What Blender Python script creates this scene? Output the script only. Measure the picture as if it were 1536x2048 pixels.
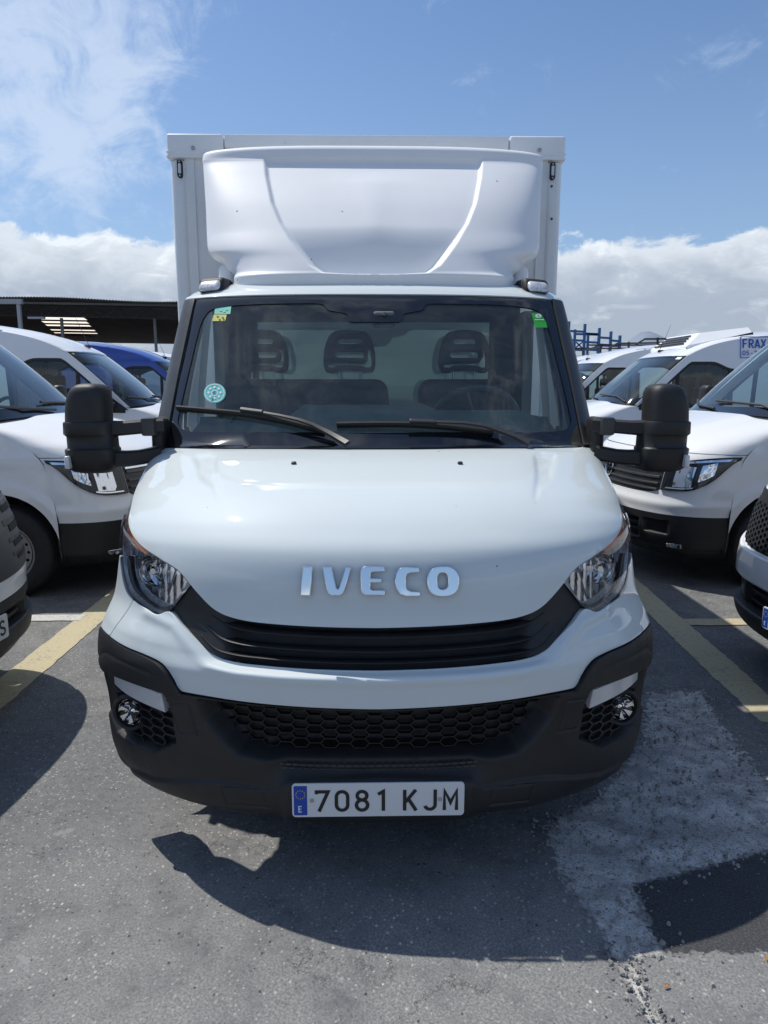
import bpy, bmesh, math, random
import numpy as np
from mathutils import Vector, Matrix

R = math.radians
random.seed(7)
scene = bpy.context.scene
for _o in list(bpy.data.objects):
    bpy.data.objects.remove(_o)

# ------------------------------------------------------------------ camera, sky, sun, exposure
CAM = np.array([-0.026, -1.982, 1.63])
PITCH, YAW, FPX = R(10.063), R(1.17), 1420.0
cd = bpy.data.cameras.new('camera')
cam = bpy.data.objects.new('camera', cd)
scene.collection.objects.link(cam)
DROP = 0.07                 # the truck is modelled with its own zero 7 cm above the ground
cam.location = CAM - np.array([0, 0, DROP])
cam.rotation_euler = (R(90) - PITCH, 0, -YAW)
cd.sensor_fit = 'VERTICAL'
cd.sensor_height = 24.0
cd.lens = 24.0 * FPX / 2048
cd.clip_start = 0.05
cd.clip_end = 30000
scene.camera = cam

SUN_TO = Vector((-0.465, 0.315, 1.0)).normalized()          # direction towards the sun
SUN_EL = math.asin(SUN_TO.z)
SUN_AZ = math.atan2(SUN_TO.x, SUN_TO.y)
sl = bpy.data.lights.new('sun', 'SUN')
sl.energy = 2.62
sl.angle = R(0.53)
sl.color = (1.0, 0.955, 0.87)
sun = bpy.data.objects.new('sun', sl)
scene.collection.objects.link(sun)
sun.location = (-6, 6, 14)
sun.rotation_euler = SUN_TO.to_track_quat('Z', 'Y').to_euler()

scene.view_settings.view_transform = 'Standard'
scene.view_settings.look = 'None'
scene.view_settings.exposure = 0.68
scene.view_settings.gamma = 1.0
scene.view_settings.use_curve_mapping = False
scene.render.engine = 'CYCLES'
scene.cycles.max_bounces = 10
scene.cycles.transparent_max_bounces = 16
scene.cycles.caustics_reflective = False
scene.cycles.caustics_refractive = False
scene.cycles.use_denoising = True
scene.cycles.sample_clamp_indirect = 6.0

world = bpy.data.worlds.new('World')
scene.world = world
world.use_nodes = True


class NT:
    """small helper to write node trees as expressions"""
    def __init__(self, tree):
        self.t = tree
        tree.nodes.clear()

    def n(self, kind, ins=None, **props):
        nd = self.t.nodes.new(kind)
        for k, v in props.items():
            setattr(nd, k, v)
        for k, v in (ins or {}).items():
            s = nd.inputs[k]
            if isinstance(v, bpy.types.NodeSocket):
                self.t.links.new(v, s)
            elif isinstance(v, bpy.types.Node):
                self.t.links.new(v.outputs[0], s)
            else:
                if isinstance(v, tuple) and len(v) == 3 and s.type == 'RGBA':
                    v = (*v, 1.0)
                s.default_value = v
        return nd

    def m(self, op, a, b=None, c=None, clamp=False):
        d = {0: a}
        if b is not None:
            d[1] = b
        if c is not None:
            d[2] = c
        return self.n('ShaderNodeMath', d, operation=op, use_clamp=clamp).outputs[0]

    def ss(self, x, lo, hi, a=0.0, b=1.0):
        return self.n('ShaderNodeMapRange', {'Value': x, 'From Min': lo, 'From Max': hi, 'To Min': a, 'To Max': b},
                      interpolation_type='SMOOTHSTEP').outputs['Result']

    def lin(self, x, lo, hi, a=0.0, b=1.0):
        return self.n('ShaderNodeMapRange', {'Value': x, 'From Min': lo, 'From Max': hi, 'To Min': a, 'To Max': b}).outputs['Result']

    def mix(self, f, a, b):
        nd = self.n('ShaderNodeMix', None, data_type='RGBA')
        for i, v in ((0, f), (6, a), (7, b)):
            s = nd.inputs[i]
            if isinstance(v, bpy.types.NodeSocket):
                self.t.links.new(v, s)
            else:
                s.default_value = (*v, 1.0) if isinstance(v, tuple) and len(v) == 3 else v
        return nd.outputs[2]

    def noise(self, vec, scale, detail=4.0, rough=0.55, dist=0.0):
        return self.n('ShaderNodeTexNoise', {'Vector': vec, 'Scale': scale, 'Detail': detail, 'Roughness': rough, 'Distortion': dist}).outputs['Fac']


def make_sky():
    w = NT(world.node_tree)
    sky = w.n('ShaderNodeTexSky', None, sky_type='NISHITA', sun_disc=False, sun_elevation=SUN_EL, sun_rotation=SUN_AZ,
              altitude=50.0, air_density=1.0, dust_density=0.9, ozone_density=2.5)
    tc = w.n('ShaderNodeTexCoord')
    d = tc.outputs['Generated']
    sep = w.n('ShaderNodeSeparateXYZ', {0: d})
    x, y, z = sep.outputs
    st = w.n('ShaderNodeMapping', {'Vector': d, 'Scale': (1.0, 1.0, 1.7)}).outputs[0]
    # a bank of cumulus low above the horizon, all round
    big = w.noise(st, 4.6, 2.0, 0.5)
    puff = w.noise(st, 15.0, 7.0, 0.60, 0.35)
    puff2 = w.noise(w.n('ShaderNodeMapping', {'Vector': st, 'Location': (3.1, -1.7, 0.035)}).outputs[0], 15.0, 7.0, 0.60, 0.35)
    top = w.m('ADD', w.m('MULTIPLY', w.m('SUBTRACT', big, 0.5), 0.06), w.m('MULTIPLY', w.m('SUBTRACT', puff, 0.5), 0.105))
    top = w.m('ADD', top, 0.184)
    h = w.m('SUBTRACT', top, z)
    bank = w.ss(h, -0.003, 0.012)
    # how deep below the ragged top: the tops are white, the undersides grey
    shade = w.ss(h, 0.0, 0.085)
    grain = w.noise(w.n('ShaderNodeMapping', {'Vector': d, 'Scale': (1.0, 1.0, 2.6), 'Location': (0.4, 0.2, 0.9)}).outputs[0], 13.0, 6.0, 0.6, 0.5)
    lit = w.m('SUBTRACT', 1.0, shade, clamp=True)
    lit = w.m('ADD', w.m('MULTIPLY', lit, 0.75), w.ss(grain, 0.50, 0.72, 0.0, 0.55), clamp=True)
    cl = w.mix(lit, (2.9, 3.35, 4.05), (6.3, 6.7, 7.1))
    # thin high cloud, thicker towards the north-west
    hp = w.n('ShaderNodeMapping', {'Vector': d, 'Scale': (1.0, 1.0, 1.35), 'Rotation': (0.0, 0.45, 0.25)}).outputs[0]
    hi1 = w.noise(hp, 4.2, 8.0, 0.62, 0.5)
    hi2 = w.noise(hp, 13.0, 8.0, 0.66, 0.7)
    side = w.n('ShaderNodeVectorMath', {0: d, 1: (-0.52, 0.79, 0.33)}, operation='DOT_PRODUCT').outputs['Value']
    bias = w.ss(side, 0.90, 1.0, 0.0, 0.20)
    back = w.n('ShaderNodeVectorMath', {0: d, 1: (0.12, -0.45, 0.885)}, operation='DOT_PRODUCT').outputs['Value']
    bias = w.m('ADD', bias, w.ss(back, 0.55, 0.97, 0.0, 0.12))  # unseen cloud overhead and behind the camera, added to lift and whiten the fill
    hv = w.m('ADD', w.m('ADD', w.m('MULTIPLY', hi1, 0.6), w.m('MULTIPLY', hi2, 0.45)), bias)
    high = w.m('MULTIPLY', w.ss(hv, 0.60, 0.80), w.ss(z, 0.05, 0.2))
    high = w.m('MULTIPLY', high, w.ss(back, 0.4, 0.9, 0.60, 0.85))
    # light summer haze whitens the sky low down
    low = w.ss(z, 0.0, 0.48, 0.50, 0.0)
    blue = w.n('ShaderNodeVectorMath', {0: sky.outputs[0], 1: (0.68, 0.79, 0.89)}, operation='MULTIPLY').outputs[0]
    c = w.mix(low, blue, (2.7, 3.6, 5.0))
    c = w.mix(high, c, (5.2, 5.9, 6.9))
    c = w.mix(w.m('MULTIPLY', bank, 0.93), c, cl)
    bg = w.n('ShaderNodeBackground', {'Color': c, 'Strength': 0.090})
    out = w.n('ShaderNodeOutputWorld')
    w.t.links.new(bg.outputs[0], out.inputs['Surface'])


make_sky()

# ------------------------------------------------------------------ picture to place: rays of this camera met with real surfaces
_f = np.array([math.sin(YAW) * math.cos(PITCH), math.cos(YAW) * math.cos(PITCH), -math.sin(PITCH)])
_r = np.array([math.cos(YAW), -math.sin(YAW), 0.0])
_u = np.cross(_r, _f)


def project(P):
    d = np.asarray(P, float) - CAM
    z = d @ _f
    return 768 + FPX * (d @ _r) / z, 1024 - FPX * (d @ _u) / z


def ray(px, py):
    return _f + _r * (px - 768) / FPX - _u * (py - 1024) / FPX


def at(px, py, Y):
    """the point seen at (px, py) on the upright plane y = Y"""
    d = ray(px, py)
    return Vector(CAM + d * (Y - CAM[1]) / d[1])


def on_ground(px, py, z=0.0):
    d = ray(px, py)
    return Vector(CAM + d * (z - CAM[2]) / d[2])


# ------------------------------------------------------------------ materials
MATS = {}


def mat(name, color, rough=0.5, metal=0.0, coat=0.0, var=0.0, vscale=6.0, bump=0.0, bscale=200.0, rvar=0.0, spec=0.5, dirt=None, chips=0.0):
    m = bpy.data.materials.new(name)
    m.use_nodes = True
    w = NT(m.node_tree)
    tc = w.n('ShaderNodeTexCoord').outputs['Object']
    p = w.n('ShaderNodeBsdfPrincipled', {'Base Color': (*color, 1), 'Roughness': rough, 'Metallic': metal, 'Coat Weight': coat,
                                         'Coat Roughness': 0.03, 'Specular IOR Level': spec})
    if var or dirt:
        f = w.noise(tc, vscale, 5.0, 0.6)
        dk = tuple(c * (1 - var) for c in color)
        lt = tuple(min(1, c * (1 + var)) for c in color)
        c = w.mix(w.lin(f, 0.3, 0.7), dk, lt)
        if dirt:
            g = w.noise(tc, vscale * 5, 8.0, 0.7, 0.4)
            c = w.mix(w.ss(g, 0.58, 0.80, 0.0, dirt[1]), c, dirt[0])
        if chips:          # sparse stone chips and insect marks
            vo = w.n('ShaderNodeTexVoronoi', {'Vector': tc, 'Scale': chips, 'Randomness': 1.0})
            rnd = w.n('ShaderNodeSeparateColor', {0: vo.outputs['Color']}).outputs
            big = w.lin(rnd[1], 0.0, 1.0, 0.012, 0.05)
            k = w.m('MULTIPLY', w.m('LESS_THAN', vo.outputs['Distance'], big), w.m('GREATER_THAN', rnd[0], 0.55))
            c = w.mix(w.m('MULTIPLY', k, 0.75), c, (0.10, 0.09, 0.085))
        w.t.links.new(c, p.inputs['Base Color'])
    if rvar:
        f2 = w.noise(tc, vscale * 3, 6.0, 0.65)
        w.t.links.new(w.lin(f2, 0.3, 0.7, max(0, rough - rvar), rough + rvar), p.inputs['Roughness'])
    if bump:
        nb = w.noise(tc, bscale, 3.0, 0.6)
        b = w.n('ShaderNodeBump', {'Strength': bump, 'Distance': 0.002, 'Height': nb})
        w.t.links.new(b.outputs[0], p.inputs['Normal'])
    o = w.n('ShaderNodeOutputMaterial')
    w.t.links.new(p.outputs[0], o.inputs[0])
    MATS[name] = m
    return m


def glass_mat(name, tint, rough=0.0, ior=1.5, gloss=1.0, dust=0.0):
    """thin pane: tinted see-through with fresnel mirror, lets the sun in"""
    m = bpy.data.materials.new(name)
    m.use_nodes = True
    w = NT(m.node_tree)
    fr = w.n('ShaderNodeFresnel', {'IOR': ior}).outputs[0]
    fr = w.m('MULTIPLY', fr, gloss, clamp=True)
    tr = w.n('ShaderNodeBsdfTransparent', {'Color': (*tint, 1)})
    gl = w.n('ShaderNodeBsdfGlossy', {'Color': (1, 1, 1, 1), 'Roughness': rough})
    mx = w.n('ShaderNodeMixShader', {0: fr, 1: tr.outputs[0], 2: gl.outputs[0]})
    if dust:
        tc = w.n('ShaderNodeTexCoord').outputs['Object']
        a = w.noise(w.n('ShaderNodeMapping', {'Vector': tc, 'Scale': (1.0, 2.5, 2.5)}).outputs[0], 3.0, 8.0, 0.7, 0.8)
        b = w.noise(tc, 45.0, 4.0, 0.7)
        k = w.m('MULTIPLY', w.m('ADD', w.ss(a, 0.30, 0.80, 0.25, 1.0), w.ss(b, 0.62, 0.75, 0.0, 0.8)), dust)
        df = w.n('ShaderNodeBsdfDiffuse', {'Color': (0.56, 0.64, 0.60, 1)})
        mx = w.n('ShaderNodeMixShader', {0: k, 1: mx.outputs[0], 2: df.outputs[0]})
    o = w.n('ShaderNodeOutputMaterial')
    w.t.links.new(mx.outputs[0], o.inputs[0])
    MATS[name] = m
    return m


mat('white_paint', (0.62, 0.675, 0.68), 0.55, coat=1.0, spec=0.15, var=0.012, vscale=3, dirt=((0.55, 0.55, 0.52), 0.12), chips=11.0)
mat('fairing_white', (0.80, 0.81, 0.82), 0.50, coat=0.25, spec=0.25, var=0.02, vscale=4, bump=0.02, bscale=30, dirt=((0.52, 0.52, 0.50), 0.16), chips=8.0)
mat('box_white', (0.80, 0.82, 0.83), 0.45, coat=0.15, var=0.03, vscale=5, dirt=((0.40, 0.38, 0.35), 0.30), chips=6.0)
mat('van_white', (0.75, 0.76, 0.77), 0.55, coat=1.0, spec=0.15, var=0.015, vscale=3, dirt=((0.55, 0.53, 0.50), 0.12))
mat('van_blue', (0.012, 0.045, 0.30), 0.30, coat=1.0, var=0.03, vscale=3)
mat('black_plastic', (0.012, 0.0125, 0.0135), 0.52, var=0.15, vscale=9, bump=0.25, bscale=420, rvar=0.06, dirt=((0.045, 0.044, 0.042), 0.3))
mat('mesh_plastic', (0.008, 0.008, 0.009), 0.5)
mat('dark_plastic', (0.016, 0.0165, 0.018), 0.45, var=0.12, vscale=12, bump=0.15, bscale=500, rvar=0.06)
mat('grey_plastic', (0.042, 0.042, 0.042), 0.42, var=0.15, vscale=9, rvar=0.05)
mat('gloss_black', (0.008, 0.009, 0.012), 0.06, coat=0.6)
mat('deep_black', (0.006, 0.006, 0.007), 0.8)
mat('rubber', (0.018, 0.018, 0.019), 0.75, var=0.25, vscale=20, bump=0.3, bscale=120, dirt=((0.08, 0.075, 0.07), 0.4))
mat('seal_rubber', (0.012, 0.012, 0.013), 0.6)
mat('chrome', (0.86, 0.87, 0.88), 0.05, metal=1.0)
mat('reflector', (0.80, 0.81, 0.82), 0.10, metal=1.0, rvar=0.06, vscale=25)
mat('satin_metal', (0.42, 0.43, 0.44), 0.30, metal=1.0)
mat('steel', (0.36, 0.36, 0.37), 0.45, metal=0.75, var=0.12, vscale=14, dirt=((0.10, 0.08, 0.06), 0.35))
mat('lamp_bezel', (0.10, 0.11, 0.115), 0.25, coat=0.5)
mat('lamp_shell', (0.62, 0.63, 0.65), 0.28, metal=0.25, var=0.3, vscale=30, rvar=0.1)
mat('lamp_white', (0.62, 0.62, 0.63), 0.28, coat=0.8, var=0.05, vscale=30)
mat('amber', (0.75, 0.22, 0.06), 0.25, coat=0.8)
mat('plate_white', (0.66, 0.68, 0.69), 0.35, coat=0.3, var=0.02, vscale=12, dirt=((0.4, 0.4, 0.38), 0.12))
mat('plate_black', (0.008, 0.008, 0.009), 0.4)
mat('plate_blue', (0.005, 0.055, 0.36), 0.4)
mat('plate_yellow', (0.70, 0.55, 0.05), 0.5)
mat('dash', (0.20, 0.225, 0.225), 0.55, var=0.15, vscale=12, bump=0.2, bscale=300)
mat('seat_cloth', (0.020, 0.022, 0.026), 0.9, var=0.3, vscale=40, bump=0.3, bscale=300)
mat('cab_lining', (0.38, 0.39, 0.38), 0.7, var=0.05, vscale=6)
mat('cab_dark', (0.11, 0.12, 0.12), 0.8, var=0.1)
mat('sticker_teal', (0.03, 0.45, 0.33), 0.4)
mat('sticker_yellow', (0.50, 0.50, 0.06), 0.4)
mat('sticker_green', (0.04, 0.42, 0.05), 0.35)
mat('sticker_aqua', (0.12, 0.50, 0.50), 0.4)
mat('sticker_pale', (0.45, 0.72, 0.66), 0.4)
mat('sticker_white', (0.7, 0.75, 0.72), 0.4)
mat('sign_blue', (0.02, 0.09, 0.40), 0.4)
mat('rack_blue', (0.04, 0.13, 0.30), 0.45, var=0.15, vscale=8)
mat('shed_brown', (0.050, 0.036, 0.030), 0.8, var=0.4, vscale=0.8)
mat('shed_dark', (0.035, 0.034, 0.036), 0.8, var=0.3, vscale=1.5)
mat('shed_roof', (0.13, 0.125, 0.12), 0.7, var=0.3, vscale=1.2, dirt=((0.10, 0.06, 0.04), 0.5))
mat('shed_rust', (0.11, 0.05, 0.035), 0.85, var=0.3, vscale=2)
mat('shed_frame', (0.42, 0.43, 0.43), 0.6, var=0.1)
mat('shed_post', (0.20, 0.22, 0.22), 0.6, var=0.1)
mat('hill', (0.20, 0.235, 0.29), 1.0, var=0.15, vscale=0.002, spec=0.0)  # distance haze is painted into this blue grey base colour
mat('stone', (0.25, 0.245, 0.235), 0.9, var=0.5, vscale=30)
mat('dry_leaf', (0.38, 0.17, 0.05), 0.8)
glass_mat('windscreen_glass', (0.87, 1.0, 0.945), 0.0, 1.52, 1.4, dust=0.062)
mat('wheel_grey', (0.07, 0.075, 0.08), 0.5)
glass_mat('side_glass', (0.84, 0.94, 0.91), 0.0, 1.5, 1.2)
glass_mat('van_glass', (0.76, 0.88, 0.85), 0.0, 1.5, 1.15, dust=0.04)
glass_mat('lens', (0.97, 0.97, 0.98), 0.0, 1.45, 1.0)
_sl = bpy.data.materials.new('skylight_sheet')
_sl.use_nodes = True
_w = NT(_sl.node_tree)
_t = _w.n('ShaderNodeBsdfTranslucent', {'Color': (0.85, 0.72, 0.58, 1)})
_o = _w.n('ShaderNodeOutputMaterial')
_w.t.links.new(_t.outputs[0], _o.inputs[0])
MATS['skylight_sheet'] = _sl


# ------------------------------------------------------------------ objects
def link(o, parent=None):
    scene.collection.objects.link(o)
    if parent is not None:
        o.parent = parent
    return o


def tag(o, label=None, cat=None, group=None, kind=None):
    for k, v in (('label', label), ('category', cat), ('group', group), ('kind', kind)):
        if v:
            o[k] = v
    return o


def thing(name, label, cat, loc=(0, 0, 0), rz=0.0, group=None):
    o = bpy.data.objects.new(name, None)
    o.empty_display_size = 0.3
    link(o)
    o.location = loc
    o.rotation_euler = (0, 0, rz)
    return tag(o, label, cat, group)


def mesh_obj(name, v, f, m, parent=None, smooth=True, sharp=38, bevel=0.0, bseg=2, label=None, kind=None):
    me = bpy.data.meshes.new(name)
    me.from_pydata([tuple(map(float, p)) for p in v], [], f)
    me.validate()
    me.materials.append(MATS[m] if isinstance(m, str) else m)
    if smooth:
        me.shade_smooth()
        me.set_sharp_from_angle(angle=R(sharp))
    me.update()
    o = bpy.data.objects.new(name, me)
    link(o, parent)
    if bevel:
        b = o.modifiers.new('bevel', 'BEVEL')
        b.width = bevel
        b.segments = bseg
        b.limit_method = 'ANGLE'
        b.angle_limit = R(45)
    return tag(o, label, None, None, kind)


class MB:
    def __init__(self):
        self.v, self.f = [], []

    def add(self, verts, faces):
        k = len(self.v)
        self.v += [tuple(p) for p in verts]
        self.f += [tuple(i + k for i in q) for q in faces]
        return self

    def grid(self, P, close_u=False, flip=False):
        """P[i][j]; faces run i then j"""
        P = np.asarray(P, float)
        n, m = P.shape[:2]
        fs = []
        for i in range(n if close_u else n - 1):
            for j in range(m - 1):
                a, b = i * m + j, ((i + 1) % n) * m + j
                q = (a, b, b + 1, a + 1)
                fs.append(q[::-1] if flip else q)
        return self.add(P.reshape(-1, 3), fs)

    def box(self, c, s, rot=None):
        hx, hy, hz = s[0] / 2, s[1] / 2, s[2] / 2
        vs = [Vector((x, y, z)) for x in (-hx, hx) for y in (-hy, hy) for z in (-hz, hz)]
        if rot is not None:
            vs = [rot @ p for p in vs]
        vs = [p + Vector(c) for p in vs]
        return self.add(vs, [(0, 1, 3, 2), (4, 6, 7, 5), (0, 4, 5, 1), (2, 3, 7, 6), (0, 2, 6, 4), (1, 5, 7, 3)])

    def bar(self, p0, p1, w, h, up=(0, 0, 1)):
        p0, p1, up = Vector(p0), Vector(p1), Vector(up)
        d = (p1 - p0).normalized()
        s = d.cross(up)
        if s.length < 1e-5:
            s = d.cross(Vector((1, 0, 0)))
        s.normalize()
        t = s.cross(d).normalized()
        vs = []
        for p in (p0, p1):
            for a, b in ((-1, -1), (1, -1), (1, 1), (-1, 1)):
                vs.append(p + s * a * w / 2 + t * b * h / 2)
        return self.add(vs, [(0, 3, 2, 1), (4, 5, 6, 7), (0, 1, 5, 4), (1, 2, 6, 5), (2, 3, 7, 6), (3, 0, 4, 7)])

    def sweep(self, pts, prof, up=(0, 0, 1), scale=None, cap=True):
        """closed 2D profile [(a,b)] (a sideways, b along up) swept along pts"""
        pts = [Vector(p) for p in pts]
        n, m = len(pts), len(prof)
        vs = []
        for i, p in enumerate(pts):
            d = (pts[min(i + 1, n - 1)] - pts[max(i - 1, 0)]).normalized()
            s = d.cross(Vector(up)).normalized()
            t = s.cross(d).normalized()
            k = scale[i] if scale else 1.0
            kk = k if isinstance(k, tuple) else (k, k)
            for a, b in prof:
                vs.append(p + s * a * kk[0] + t * b * kk[1])
        fs = [(i * m + j, i * m + (j + 1) % m, (i + 1) * m + (j + 1) % m, (i + 1) * m + j) for i in range(n - 1) for j in range(m)]
        if cap:
            fs += [tuple(range(m))[::-1], tuple((n - 1) * m + j for j in range(m))]
        return self.add(vs, fs)

    def tube(self, pts, r, n=8, up=(0, 0, 1), scale=None):
        return self.sweep(pts, [(r * math.cos(2 * math.pi * k / n), r * math.sin(2 * math.pi * k / n)) for k in range(n)], up, scale)

    def lathe(self, prof, mtx, n=32):
        """prof [(r, h)] about local z, placed by mtx"""
        m = len(prof)
        vs = [mtx @ Vector((r * math.cos(2 * math.pi * k / n), r * math.sin(2 * math.pi * k / n), h)) for k in range(n) for r, h in prof]
        fs = [(k * m + j, ((k + 1) % n) * m + j, ((k + 1) % n) * m + j + 1, k * m + j + 1) for k in range(n) for j in range(m - 1)]
        return self.add(vs, fs)

    def build(self, name, m, parent=None, **kw):
        return mesh_obj(name, self.v, self.f, m, parent, **kw)


def rbox(c, s, r, seg=4, rot=None, fn=None):
    """rounded box as (verts, faces); fn bends each local vertex"""
    bm = bmesh.new()
    bmesh.ops.create_cube(bm, size=1.0)
    for v in bm.verts:
        v.co = Vector((v.co.x * s[0], v.co.y * s[1], v.co.z * s[2]))
    bmesh.ops.bevel(bm, geom=bm.edges[:], offset=r, segments=seg, profile=0.5, affect='EDGES', clamp_overlap=True)
    bm.verts.index_update()
    vs = [v.co.copy() for v in bm.verts]
    fs = [tuple(v.index for v in f.verts) for f in bm.faces]
    bm.free()
    if fn:
        vs = [Vector(fn(p)) for p in vs]
    if rot is not None:
        vs = [rot @ p for p in vs]
    return [p + Vector(c) for p in vs], fs


def outline_obj(name, loops, depth, bevel, mtx, m, parent=None, bres=2, **kw):
    """flat outline (holes allowed) given thickness and a rounded rim"""
    cu = bpy.data.curves.new(name, 'CURVE')
    cu.dimensions = '2D'
    cu.fill_mode = 'BOTH'
    cu.extrude = max(depth / 2 - bevel, 0.0)
    cu.bevel_depth = bevel
    cu.bevel_resolution = bres
    cu.offset = -bevel
    for lp in loops:
        s = cu.splines.new('POLY')
        s.points.add(len(lp) - 1)
        for p, q in zip(s.points, lp):
            p.co = (q[0], q[1], 0, 1)
        s.use_cyclic_u = True
    t = bpy.data.objects.new('outline_tmp', cu)
    scene.collection.objects.link(t)
    dg = bpy.context.evaluated_depsgraph_get()
    me = bpy.data.meshes.new_from_object(t.evaluated_get(dg))
    bpy.data.objects.remove(t)
    bpy.data.curves.remove(cu)
    vs = [mtx @ v.co for v in me.vertices]
    fs = [tuple(p.vertices) for p in me.polygons]
    bpy.data.meshes.remove(me)
    return mesh_obj(name, vs, fs, m, parent, **kw)


def chaikin(pts, it=2, closed=False):
    pts = [np.asarray(p, float) for p in pts]
    for _ in range(it):
        q = [] if closed else [pts[0]]
        n = len(pts)
        for i in range(n if closed else n - 1):
            a, b = pts[i], pts[(i + 1) % n]
            q += [a * 0.75 + b * 0.25, a * 0.25 + b * 0.75]
        if not closed:
            q.append(pts[-1])
        pts = q
    return pts


def rrect(w, h, r, n=6, cx=0, cy=0):
    out = []
    for sx, sy, a0 in ((1, 1, 0), (-1, 1, 90), (-1, -1, 180), (1, -1, 270)):
        for k in range(n + 1):
            a = R(a0 + 90 * k / n)
            out.append((cx + sx * (w / 2 - r) + r * math.cos(a), cy + sy * (h / 2 - r) + r * math.sin(a)))
    return out


def catmull(P, seg):
    """points through P (n x d), seg steps per span"""
    P = np.asarray(P, float)
    n = len(P)
    Q = np.vstack([2 * P[0] - P[1], P, 2 * P[-1] - P[-2]])
    out = []
    for i in range(n - 1):
        a, b, c, d = Q[i:i + 4]
        for k in range(seg):
            t = k / seg
            v = 0.5 * ((2 * b) + (c - a) * t + (2 * a - 5 * b + 4 * c - d) * t * t + (3 * b - a - 3 * c + d) * t ** 3)
            lo, hi = np.minimum(b, c), np.maximum(b, c)
            ext = 0.12 * (hi - lo) + 1e-4
            out.append(np.clip(v, lo - ext, hi + ext))
    out.append(P[-1])
    return np.array(out)


class Surf:
    """a vehicle's front skin: stations (z, y, half width, plan depth, plan power, side drop) blended smoothly"""
    def __init__(self, st):
        st = np.array(st, float)
        self.n = len(st)
        n = self.n
        vv = np.arange(n)
        m = np.zeros_like(st)                     # monotone slopes, so no overshoot
        d = np.diff(st, axis=0)
        for i in range(1, n - 1):
            a, b = d[i - 1], d[i]
            ok = (a * b) > 0
            m[i] = np.where(ok, 2 * a * b / np.where(ok, a + b, 1), 0)
        m[0], m[-1] = d[0], d[-1]
        self.fv = np.linspace(0, n - 1, (n - 1) * 24 + 1)
        i = np.minimum(self.fv.astype(int), n - 2)
        t = (self.fv - i)[:, None]
        h = st[i] * (2 * t ** 3 - 3 * t ** 2 + 1) + m[i] * (t ** 3 - 2 * t ** 2 + t) + st[i + 1] * (-2 * t ** 3 + 3 * t ** 2) + m[i + 1] * (t ** 3 - t ** 2)
        self.tab = h
        g = np.meshgrid(np.linspace(-1, 1, 241), np.linspace(0, n - 1, (n - 1) * 12 + 1), indexing='ij')
        self.gu, self.gv = g[0].ravel(), g[1].ravel()
        X, Y = project(self.P(self.gu, self.gv))
        N = self.N(self.gu, self.gv)
        vis = np.einsum('ij,ij->i', N, CAM - self.P(self.gu, self.gv)) > -0.02
        self.gx = np.where(vis, X, 1e6)
        self.gy = Y

    def par(self, v):
        v = np.clip(v, 0, self.n - 1)
        return [np.interp(v, self.fv, self.tab[:, k]) for k in range(6)]

    def P(self, u, v):
        u, v = np.asarray(u, float), np.asarray(v, float)
        zc, yc, w, a, p, dr = self.par(v)
        t = np.minimum(np.abs(u), 1.0) * math.pi / 2
        s = np.sin(t) ** (2 / p)
        c = np.maximum(np.cos(t), 0) ** (2 / p)
        return np.stack([np.sign(u) * w * s, yc + a * (1 - c), zc - dr * s ** 3], -1)

    def N(self, u, v):
        e = 1e-3
        u = np.clip(np.asarray(u, float), -1 + e, 1 - e)
        v = np.clip(np.asarray(v, float), e, self.n - 1 - e)
        du = self.P(u + e, v) - self.P(u - e, v)
        dv = self.P(u, v + e) - self.P(u, v - e)
        nn = np.cross(du, dv)
        return nn / np.maximum(np.linalg.norm(nn, axis=-1, keepdims=True), 1e-12)

    def solve(self, px, py):
        """surface parameters of the point seen at (px, py)"""
        k = np.argmin((self.gx - px) ** 2 + (self.gy - py) ** 2)
        u, v = self.gu[k], self.gv[k]
        for _ in range(8):
            e = 1e-4
            x, y = project(self.P(u, v))
            x1, y1 = project(self.P(min(u + e, 1), v))
            x2, y2 = project(self.P(u, v + e))
            J = np.array([[(x1 - x) / e, (x2 - x) / e], [(y1 - y) / e, (y2 - y) / e]])
            r = np.array([px - x, py - y])
            try:
                d = np.linalg.solve(J + 1e-6 * np.eye(2), r)
            except np.linalg.LinAlgError:
                break
            d = np.clip(d, [-0.03, -0.3], [0.03, 0.3])
            nu, nv = np.clip(u + d[0], -1, 1), np.clip(v + d[1], 0, self.n - 1)
            x3, y3 = project(self.P(nu, nv))
            if (x3 - px) ** 2 + (y3 - py) ** 2 > (x - px) ** 2 + (y - py) ** 2 + 1e-9:
                break
            u, v = nu, nv
        return float(u), float(v)

    def uv_xz(self, x, z):
        v = float(np.interp(z, self.tab[:, 0], self.fv))
        zc, yc, w, a, p, dr = self.par(v)
        s = min(abs(x) / w, 1.0)
        t = math.asin(min(1.0, s ** (p / 2)))
        return math.copysign(t / (math.pi / 2), x), v


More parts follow.
